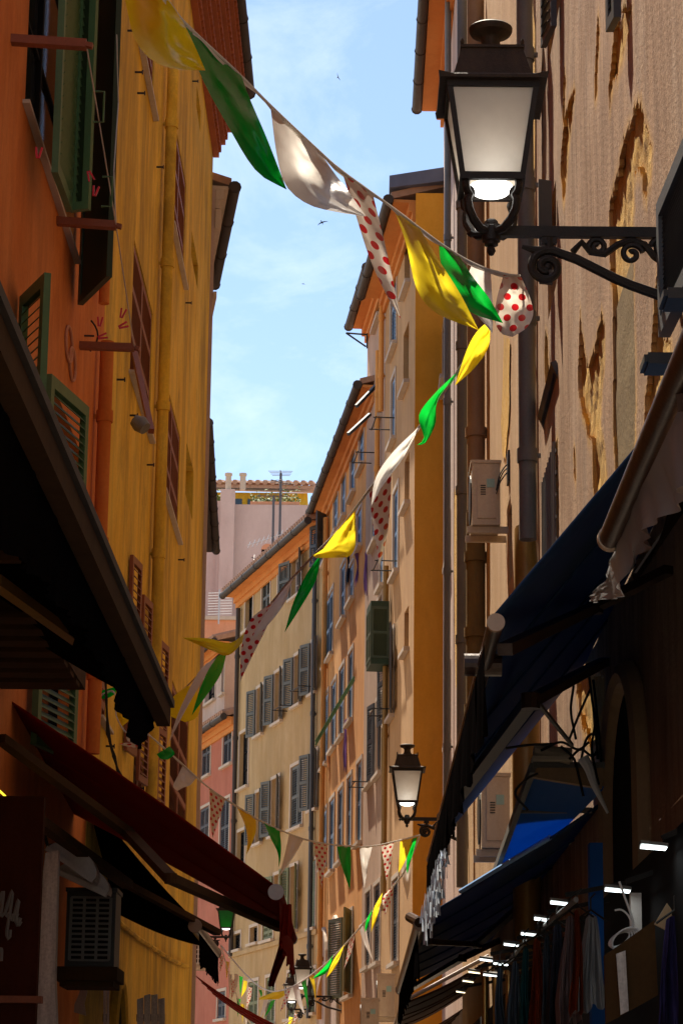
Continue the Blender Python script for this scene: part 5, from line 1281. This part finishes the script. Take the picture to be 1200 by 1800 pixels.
stroke([(25, 1612), (31, 1605)]); stroke([(31, 1606), (27, 1618), (32, 1624), (36, 1614)]); stroke([(-6, 1680), (2, 1668), (2, 1690)])
# dark pier at the lower left (shop front seen edge on)
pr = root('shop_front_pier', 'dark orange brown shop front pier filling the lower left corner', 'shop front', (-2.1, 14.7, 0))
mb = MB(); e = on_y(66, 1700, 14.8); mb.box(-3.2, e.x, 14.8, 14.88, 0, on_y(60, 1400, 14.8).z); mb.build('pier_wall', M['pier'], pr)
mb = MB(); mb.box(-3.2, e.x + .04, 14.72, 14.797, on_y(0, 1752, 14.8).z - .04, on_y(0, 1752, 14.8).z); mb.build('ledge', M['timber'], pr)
# cables left
cr = root('cable_bundle', 'black cable bundle hanging down the yellow wall by the orange pipe', 'cables', on_x(200, 1350, XL + .1), 'cable bundles')
for k in range(4):
    mb = MB(); mb.tube([on_y(x + random.uniform(-3, 3), y, 21) for x, y in ((184, 1180), (186, 1230), (190, 1290), (200, 1330), (208, 1355), (222, 1380))], .007, 5); mb.build('cable', M['cable'], cr)
# ------------------------------------------------------------------ right clutter
p = on_y(854, 868, 21.5); ac_unit('aged white air conditioner high on the beige wall by the grey drainpipe', (p.x, 21.75, p.z), .25, .5, .56, 'panel')
p = on_y(872, 1425, 19.6); ac_unit('aged white air conditioner low on the beige wall, behind the fringed awning', (p.x, 20.0, p.z), .22, .6, .56, 'panel')
p = on_y(344, 1674, 40); ac_unit('white gridded air conditioner on the left, beside the green lantern', (p.x, 40.2, p.z), .2, .4, .42, 'y', 'acwhite', 'white', rows=5, cols=4)
p = on_y(678, 1752, 38); ac_unit('white air conditioner at the foot of the tan house', (p.x, 38.2, p.z), .26, .6, .6, 'panel')
p = on_y(650, 1790, 37); ac_unit('white air conditioner lowest at the foot of the tan house', (p.x, 37.2, p.z), .26, .6, .5, 'panel')
cb = root('cable_bundle', 'black cables looping from the high air conditioner to the drainpipe', 'cables', on_y(895, 830, 21.4), 'cable bundles')
for (pts) in ([(872, 868), (880, 845), (896, 825), (905, 820)], [(874, 855), (884, 830), (898, 818), (906, 815)], [(872, 862), (878, 835), (892, 815), (906, 812)]):
    mb = MB(); mb.tube([on_y(x, y, 21.4) for x, y in smoothpts(pts, 14)], .006, 5); mb.build('cable', M['cable'], cb)
mb = MB(); q = on_y(903, 815, 21.4); mb.box(q.x - .06, q.x + .08, 21.3, 21.5, q.z - .18, q.z + .1); mb.build('junction_box', M['acdark'], cb)
cb = root('cable_bundle', 'tangled cables and hose above the blue hood against the peeled wall', 'cables', on_y(1040, 1250, 12.5), 'cable bundles')
random.seed(21)
for k, pts in enumerate([[(1035, 1190), (1040, 1230), (1046, 1270), (1050, 1335)], [(1042, 1195), (1047, 1240), (1052, 1290), (1056, 1340)], [(1012, 1300), (1003, 1250), (1008, 1205)], [(1000, 1300), (1020, 1250), (1038, 1210)],
                         [(1020, 1340), (1030, 1300), (1045, 1290), (1052, 1310)], [(950, 1320), (985, 1305), (1015, 1318), (1035, 1305)], [(888, 1316), (930, 1310), (975, 1308)], [(1000, 1335), (1020, 1318), (1040, 1330), (1048, 1322)],
                         [(985, 1312), (1005, 1330), (1012, 1345), (1025, 1400)], [(1046, 1270), (1040, 1320), (1052, 1380)], [(928, 1425), (905, 1395), (925, 1370), (945, 1360)]]):
    mb = MB(); mb.tube([on_y(x, y, 12.8) for x, y in smoothpts(pts, 18)], .007, 5); mb.build('cable', M['cable'], cb)
mb = MB(); mb.tube([on_y(x, y, 12.7) for x, y in smoothpts([(1024, 1332), (1035, 1352), (1045, 1382), (1068, 1430)], 18)], [.03 - .0013 * k for k in range(19)], 8); mb.build('hose', M['wcable'], cb)
jb = root('spot_lamp', 'flat grey floodlight lying on top of the blue hood', 'lamp', on_y(975, 1322, 12.9)); q = on_y(972, 1322, 12.9)
mb = MB(); mb.tube([(q.x - .1, q.y, q.z + .01), (q.x + .09, q.y + .02, q.z - .02)], [.03, .045], 10); mb.box(q.x - .11, q.x + .1, q.y - .06, q.y + .1, q.z - .05, q.z - .03); mb.build('housing', M['acwhite'], jb)
# LED panels
leds = [(1152, 1483, 58, 9, 9.4, 'led', 'LED panel at the right edge, highest of the row'), (1088, 1560, 56, 10, 10.2, 'led', 'LED panel with coiled white cable below'), (985, 1583, 40, 8, 11.2, 'led', 'LED panel over the orange and white garments'), (954, 1612, 34, 6, 12, 'led', 'second LED panel over the garments, left of the first'),
        (932, 1639, 38, 7, 12.8, 'led', 'LED panel above the garment rail end'), (900, 1658, 34, 8, 13.6, 'led', 'LED panel left of the garment rail end'), (855, 1685, 28, 5, 14.8, 'led', 'cool LED panel over the dark racks'), (881, 1692, 32, 6, 14.2, 'led', 'cool LED panel above the grey scarves'),
        (834, 1707, 26, 4, 16, 'ledwarm', 'warm LED panel deep in the shop row'), (862, 1712, 30, 5, 15.4, 'led', 'cool LED panel above the warm one'), (823, 1723, 24, 4, 17, 'ledwarm', 'warm LED panel lower in the shop row'), (810, 1742, 20, 4, 18, 'ledwarm', 'warm LED panel, lowest and farthest')]
for px, py, w, h, Y, mt, lab in leds:
    rt = root('led_floodlight', lab, 'floodlight', on_y(px, py, Y), 'LED floodlights under the awnings'); c = on_y(px, py, Y); ww = w / F * Y * .9
    mb = MB(); mb.hexa([c + Vector(v) for v in ((-ww / 2, 0, 0), (ww / 2 * .85, -.0, -.01), (ww / 2, .16, -.002), (-ww / 2 * .8, .16, .005), (-ww / 2, 0, .012), (ww / 2 * .85, 0, .002), (ww / 2, .16, .02), (-ww / 2 * .8, .16, .022))]); mb.build('housing', M['zinc'], rt)
    mb = MB(); mb.add([c + Vector(v) for v in ((-ww / 2 * .93, .006, -.004), (ww / 2 * .80, .006, -.014), (ww / 2 * .95, .152, -.010), (-ww / 2 * .76, .152, -.003))], [(0, 1, 2, 3)]); o = mb.build('light_panel', M[mt], rt, recalc=False)
    mb = MB(); mb.bar(c + Vector((ww * .3, .08, .03)), Vector((min(c.x + .5, XR - .01), Y + .1, c.z + .12)), .02, .02); mb.build('arm', M['iron'], rt)
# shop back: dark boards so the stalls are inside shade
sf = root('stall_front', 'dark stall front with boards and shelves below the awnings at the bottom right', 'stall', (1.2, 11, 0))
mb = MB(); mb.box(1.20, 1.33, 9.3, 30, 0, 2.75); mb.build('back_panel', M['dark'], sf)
mb = MB(); q = on_y(1060, 1560, 11.4); mb.box(q.x - .06, q.x, 11.4, 11.5, 0, q.z + .2); mb.build('blue_upright', M['bluecloth2'], sf)
q = on_y(1060, 1700, 9.8); 
br = board('display_board', 'brown cutout display board with a weathered strip, bottom right', 'board', [(1062, 1680), (1150, 1618), (1156, 1750), (1085, 1790), (1065, 1800)], 9.9, .04, 'wood')
q = [on_y(x, y, 9.88) for x, y in ((1082, 1678), (1098, 1672), (1104, 1778), (1090, 1785))]; mb = MB(); mb.hexa(q + [p - Vector((0, .015, 0)) for p in q]); mb.build('weathered_strip', M['oldboard'], br)
board('picture_frame', 'blank dark tilted frame standing beside the display board', 'frame', [(1150, 1625), (1172, 1588), (1186, 1608), (1168, 1635)], 9.7, .02, 'brownpipe')
wc = root('coiled_cable', 'white cable coil hanging below the floodlight at bottom right', 'cable', on_y(1090, 1650, 10))
mb = MB()
for k in range(5):
    pts = [on_y(1088 + (18 + k * 1.6) * math.cos(t) + 3 * k, 1652 - (11 + 2 * k) * math.sin(t) - 8 * math.cos(t), 10 - .01 * k) for t in [2 * math.pi * i / 24 for i in range(25)]]
    mb.tube(pts, .004, 5)
mb.tube([on_y(x, y, 10) for x, y in smoothpts([(1108, 1640), (1112, 1620), (1095, 1570), (1088, 1550)], 12)], .005, 5); mb.tube([on_y(x, y, 10) for x, y in smoothpts([(1080, 1601), (1092, 1600), (1105, 1612), (1113, 1635)], 12)], .004, 5)
mb.build('coil', M['wcable'], wc)
pp = root('white_upright', 'pale lit upright post behind the coiled cable', 'post', on_y(1118, 1600, 10.3)); q0, q1 = on_y(1108, 1570, 10.4), on_y(1128, 1640, 10.4)
mb = MB(); mb.box(q0.x, q1.x, 10.4, 10.46, q1.z, q0.z); mb.build('post', M['white'], pp)
# garments
def garment(label, px, ytop, ybot, w0, w1, Y, mat, folds=5, hanger=True, seed=0, name='hanging_garment', group='garments on the rail'):
    rnd = random.Random(seed); rt = root(name, label, 'garment', on_y(px, ytop, Y), group); mb = MB(); ph = rnd.uniform(0, 6)
    def fn(u, v):
        w = (w0 + (w1 - w0) * min(1, v * 1.3)) * (1 - .1 * math.sin(v * 3)); yy = ytop + (ybot - ytop) * v + (6 * math.sin(u * 17 + ph) + 5 * math.sin(u * 7)) * v * v + (u - .5) ** 2 * 30 * (1 - v)
        p = on_y(px + (u - .5) * w + 2 * math.sin(v * 5 + ph), yy, Y); p.y += (.05 * math.sin(u * folds * 3.1 + v * 1.5 + ph) + .02 * math.sin(u * folds * 7.7 + ph * 2 - v * 2) + .03 * noise.noise((u * 4, v * 5, ph))) * (.3 + v); return p
    mb.grid(fn, 40, 24); mb.build('cloth', M[mat], rt, smooth='all', recalc=False)
    if hanger:
        c = on_y(px, ytop, Y); mb = MB(); mb.tube([c + Vector((-.07, 0, -.03)), c + Vector((0, 0, .02)), c + Vector((.07, 0, -.03))], .005, 5); mb.tube([c + Vector((0, 0, .02)), c + Vector((0, 0, .07)), c + Vector((.02, 0, .09))], .004, 5); mb.build('hanger', M['iron'], rt)
rl = root('garment_rail', 'thin metal rail carrying the garments under the awning', 'rail', on_y(960, 1620, 11))
mb = MB(); mb.tube([on_y(1012, 1582, 10.6), on_y(985, 1605, 11.3), on_y(957, 1628, 12.2)], .012, 8); mb.tube([on_y(922, 1655, 13), on_y(895, 1690, 14.5)], .012, 8); mb.build('rail', M['zinc'], rl)
garment('white lace shawl with scalloped hem, rightmost on the rail', 1038, 1608, 1775, 20, 62, 10.9, 'g_white', 6, seed=1)
garment('burnt orange dress beside the white lace shawl', 1014, 1600, 1780, 10, 24, 10.8, 'g_orange', 3, seed=2)
garment('dusty pink dress left of the orange one', 1000, 1610, 1800, 14, 46, 11.1, 'g_pink', 5, seed=3)
garment('black long coat in the middle of the rail', 978, 1625, 1830, 16, 36, 11.4, 'g_blackc', 4, seed=4)
garment('pale blue grey scarf left of the black coat', 962, 1640, 1800, 8, 28, 11.7, 'g_grey', 4, seed=5)
garment('rust brown dress at the middle of the rail', 945, 1650, 1820, 12, 38, 12, 'g_orange', 4, seed=6)
garment('dark teal wrap near the left end of the rail', 922, 1665, 1830, 10, 20, 12.6, 'g_teal', 3, seed=7)
garment('grey knitted scarf near the left end of the rail', 903, 1690, 1830, 12, 28, 13.2, 'g_grey', 5, seed=8)
garment('grey shawl at the left end of the rail', 878, 1700, 1830, 8, 22, 13.9, 'g_grey', 5, seed=9)
garment('dark floral dress with blue collar at the right edge', 1185, 1610, 1850, 30, 70, 9.6, 'g_floraldk', 4, seed=12)
bp_ = None
for k, (px, lab) in enumerate(((852, 'warm lit brass pole, left one in the stall'), (872, 'warm lit brass pole, middle one in the stall'), (894, 'warm lit brass pole, right one in the stall'))):
    r_ = root('brass_pole', lab, 'pole', on_y(px, 1830, 16.5 - k * .3), 'brass poles in the stall'); mb = MB(); q = on_y(px, 1715, 16.5 - k * .3)
    mb.tube([(q.x, q.y, 1.0), (q.x, q.y, q.z)], .022, 12); mb.build('shaft', M['brass'], r_, smooth=True); mb = MB(); mb.tube([(q.x, q.y, q.z), (q.x, q.y, q.z + .03)], .034, 12); mb.build('cap', M['brass'], r_)
# washing in the far street
gp = 'washing hung on the far facades'
def wash(label, px, y0, y1, w, fac, mat, seed):
    a, z = fac.sz(px, y0); Y = fac.P(a, z, .35).y; garment(label, px, y0, y1, w, w * .8, Y, mat, 2, False, seed, 'hanging_laundry', gp)
wash('black garment drying below the yellow pennant', 614, 972, 1025, 12, B, 'g_blackc', 1); wash('dark purple garment drying on the salmon house', 630, 968, 1022, 12, B, 'g_purple', 2)
wash('lilac cloth drying high on the grey beige house', 645, 965, 1040, 12, A2, 'lilac' if 'lilac' in M else 'g_purple', 3)
wash('long lilac towel hanging on the salmon house', 609, 1262, 1350, 12, B, 'g_purple', 4); wash('orange patterned textile hanging on the salmon house', 580, 1318, 1376, 10, B, 'g_floral', 5)
# green drying poles across from A2
dp = root('drying_pole', 'long green drying rods slanting out from the shuttered bay', 'drying rack', on_y(620, 1200, 46))
mb = MB(); 
for o_ in (0, .1): mb.tube([on_y(622, 1190 + o_ * 60, 46), on_y(555, 1303 + o_ * 60, 47.5)], .02, 6)
for k in range(5): mb.tube([on_y(622 - 14 * k, 1190 + 23 * k, 46 + .3 * k), on_y(622 - 14 * k, 1197 + 23 * k, 46 + .3 * k)], .012, 5)
mb.build('rods', M['green'], dp)
for (p0, p1, lab) in (((626, 714), (665, 673), 'upper slanting wooden pole on the grey beige house'), ((612, 763), (650, 728), 'lower slanting wooden pole on the grey beige house')):
    r_ = root('slanting_pole', lab, 'pole', on_y(*p0, 47), 'slanting poles'); mb = MB(); mb.bar(on_y(*p0, 46.4), on_y(*p1, 47), .06, .06); mb.build('pole', M['slateg'], r_)
tr = root('triangular_bracket', 'thin triangular iron bracket against the sky on the grey beige house', 'bracket', on_y(640, 600, 47)); mb = MB()
for a_, b_ in (((608, 585), (645, 588)), ((608, 585), (643, 609)), ((645, 586), (645, 612))): mb.tube([on_y(*a_, 47), on_y(*b_, 47)], .018, 6)
mb.build('rods', M['iron'], tr)
# ------------------------------------------------------------------ birds
def bird(label, px, py, span, rot, Y=45):
    c = on_y(px, py, Y); rt = root('flying_swift', label, 'bird', (0, 0, 0), 'swifts in the sky')
    mb = MB(); n = 12; w = span / 2
    mb.tube([(0, -.16 * span, 0), (0, -.1 * span, 0), (0, .05 * span, 0), (0, .18 * span, 0), (0, .24 * span, .0)], [.004, .03 * span, .055 * span, .04 * span, .01], 8)
    for s_ in (-1, 1):
        L_ = []; T_ = []
        for k in range(n + 1):
            t = k / n; x = s_ * w * t; L_.append(Vector((x, .08 * span - .22 * span * t * t, .06 * span * t))); T_.append(Vector((x, (.08 - .22 * t * t - .13 * (1 - t) ** .7) * span, .06 * span * t)))
        mb.add(L_ + T_, [(i, i + 1, n + 2 + i, n + 1 + i) for i in range(n)]); b_ = len(mb.v); mb.add([v + Vector((0, 0, .006)) for v in L_ + T_], [(n + 1 + i, n + 2 + i, i + 1, i) for i in range(n)])
        mb.add([(0, -.12 * span, 0), (s_ * .05 * span, -.27 * span, 0), (s_ * .01 * span, -.18 * span, 0)], [(0, 1, 2)])
    mb.build('body', M['bird'], rt, recalc=False)
    rt.location = c; rt.rotation_euler = rot
bird('swift with raised wings, highest in the sky', 594, 135, .17, (R(20), R(60), R(35))); bird('swift gliding in the middle of the sky', 566, 391, .22, (R(75), R(-25), R(10))); bird('tiny distant swift lowest in the sky', 533, 499, .10, (R(60), R(10), R(0)), 60)
# ------------------------------------------------------------------ sky and sun
w = bpy.data.worlds.new('World'); sc.world = w; w.use_nodes = True; nt = w.node_tree; nt.nodes.clear()
SUN = Vector((-.15, .47, .87)).normalized()
sky = N(nt, 'ShaderNodeTexSky'); sky.sky_type = 'NISHITA'; sky.sun_disc = False; sky.sun_elevation = math.asin(SUN.z); sky.sun_rotation = math.atan2(SUN.x, SUN.y)
sky.air_density = 1.0; sky.dust_density = .3; sky.ozone_density = 1.2
tc = N(nt, 'ShaderNodeTexCoord'); mp = N(nt, 'ShaderNodeMapping'); mp.inputs['Scale'].default_value = (1.2, 1, 2.2); mp.inputs['Rotation'].default_value = (0, R(30), 0); L(nt, tc.outputs['Generated'], mp.inputs[0])
ns = N(nt, 'ShaderNodeTexNoise'); ns.inputs['Scale'].default_value = 5.5; ns.inputs['Detail'].default_value = 10; ns.inputs['Roughness'].default_value = .62; ns.inputs['Distortion'].default_value = .5; L(nt, mp.outputs[0], ns.inputs['Vector'])
mr = N(nt, 'ShaderNodeMapRange'); mr.inputs['From Min'].default_value = .5; mr.inputs['From Max'].default_value = .78; mr.inputs['To Max'].default_value = .6; L(nt, ns.outputs['Fac'], mr.inputs['Value'])
mx = N(nt, 'ShaderNodeMix'); mx.data_type = 'RGBA'; L(nt, mr.outputs[0], mx.inputs[0]); L(nt, sky.outputs[0], mx.inputs[6]); mx.inputs[7].default_value = (6.2, 6.9, 7.4, 1)
bg = N(nt, 'ShaderNodeBackground'); bg.inputs[1].default_value = .085; L(nt, mx.outputs[2], bg.inputs[0])
wo = N(nt, 'ShaderNodeOutputWorld'); L(nt, bg.outputs[0], wo.inputs[0])
sl = bpy.data.lights.new('sun', 'SUN'); sl.energy = 5; sl.angle = R(.5); sl.color = (1, .90, .74); so = bpy.data.objects.new('sun', sl); col.objects.link(so)
so.rotation_euler = (-SUN).to_track_quat('-Z', 'Y').to_euler(); so.location = (0, 0, 40)
sc.view_settings.view_transform = 'Standard'; sc.view_settings.look = 'None'; sc.view_settings.exposure = 1.2; sc.view_settings.gamma = 1
sc.cycles.max_bounces = 8; sc.cycles.diffuse_bounces = 5
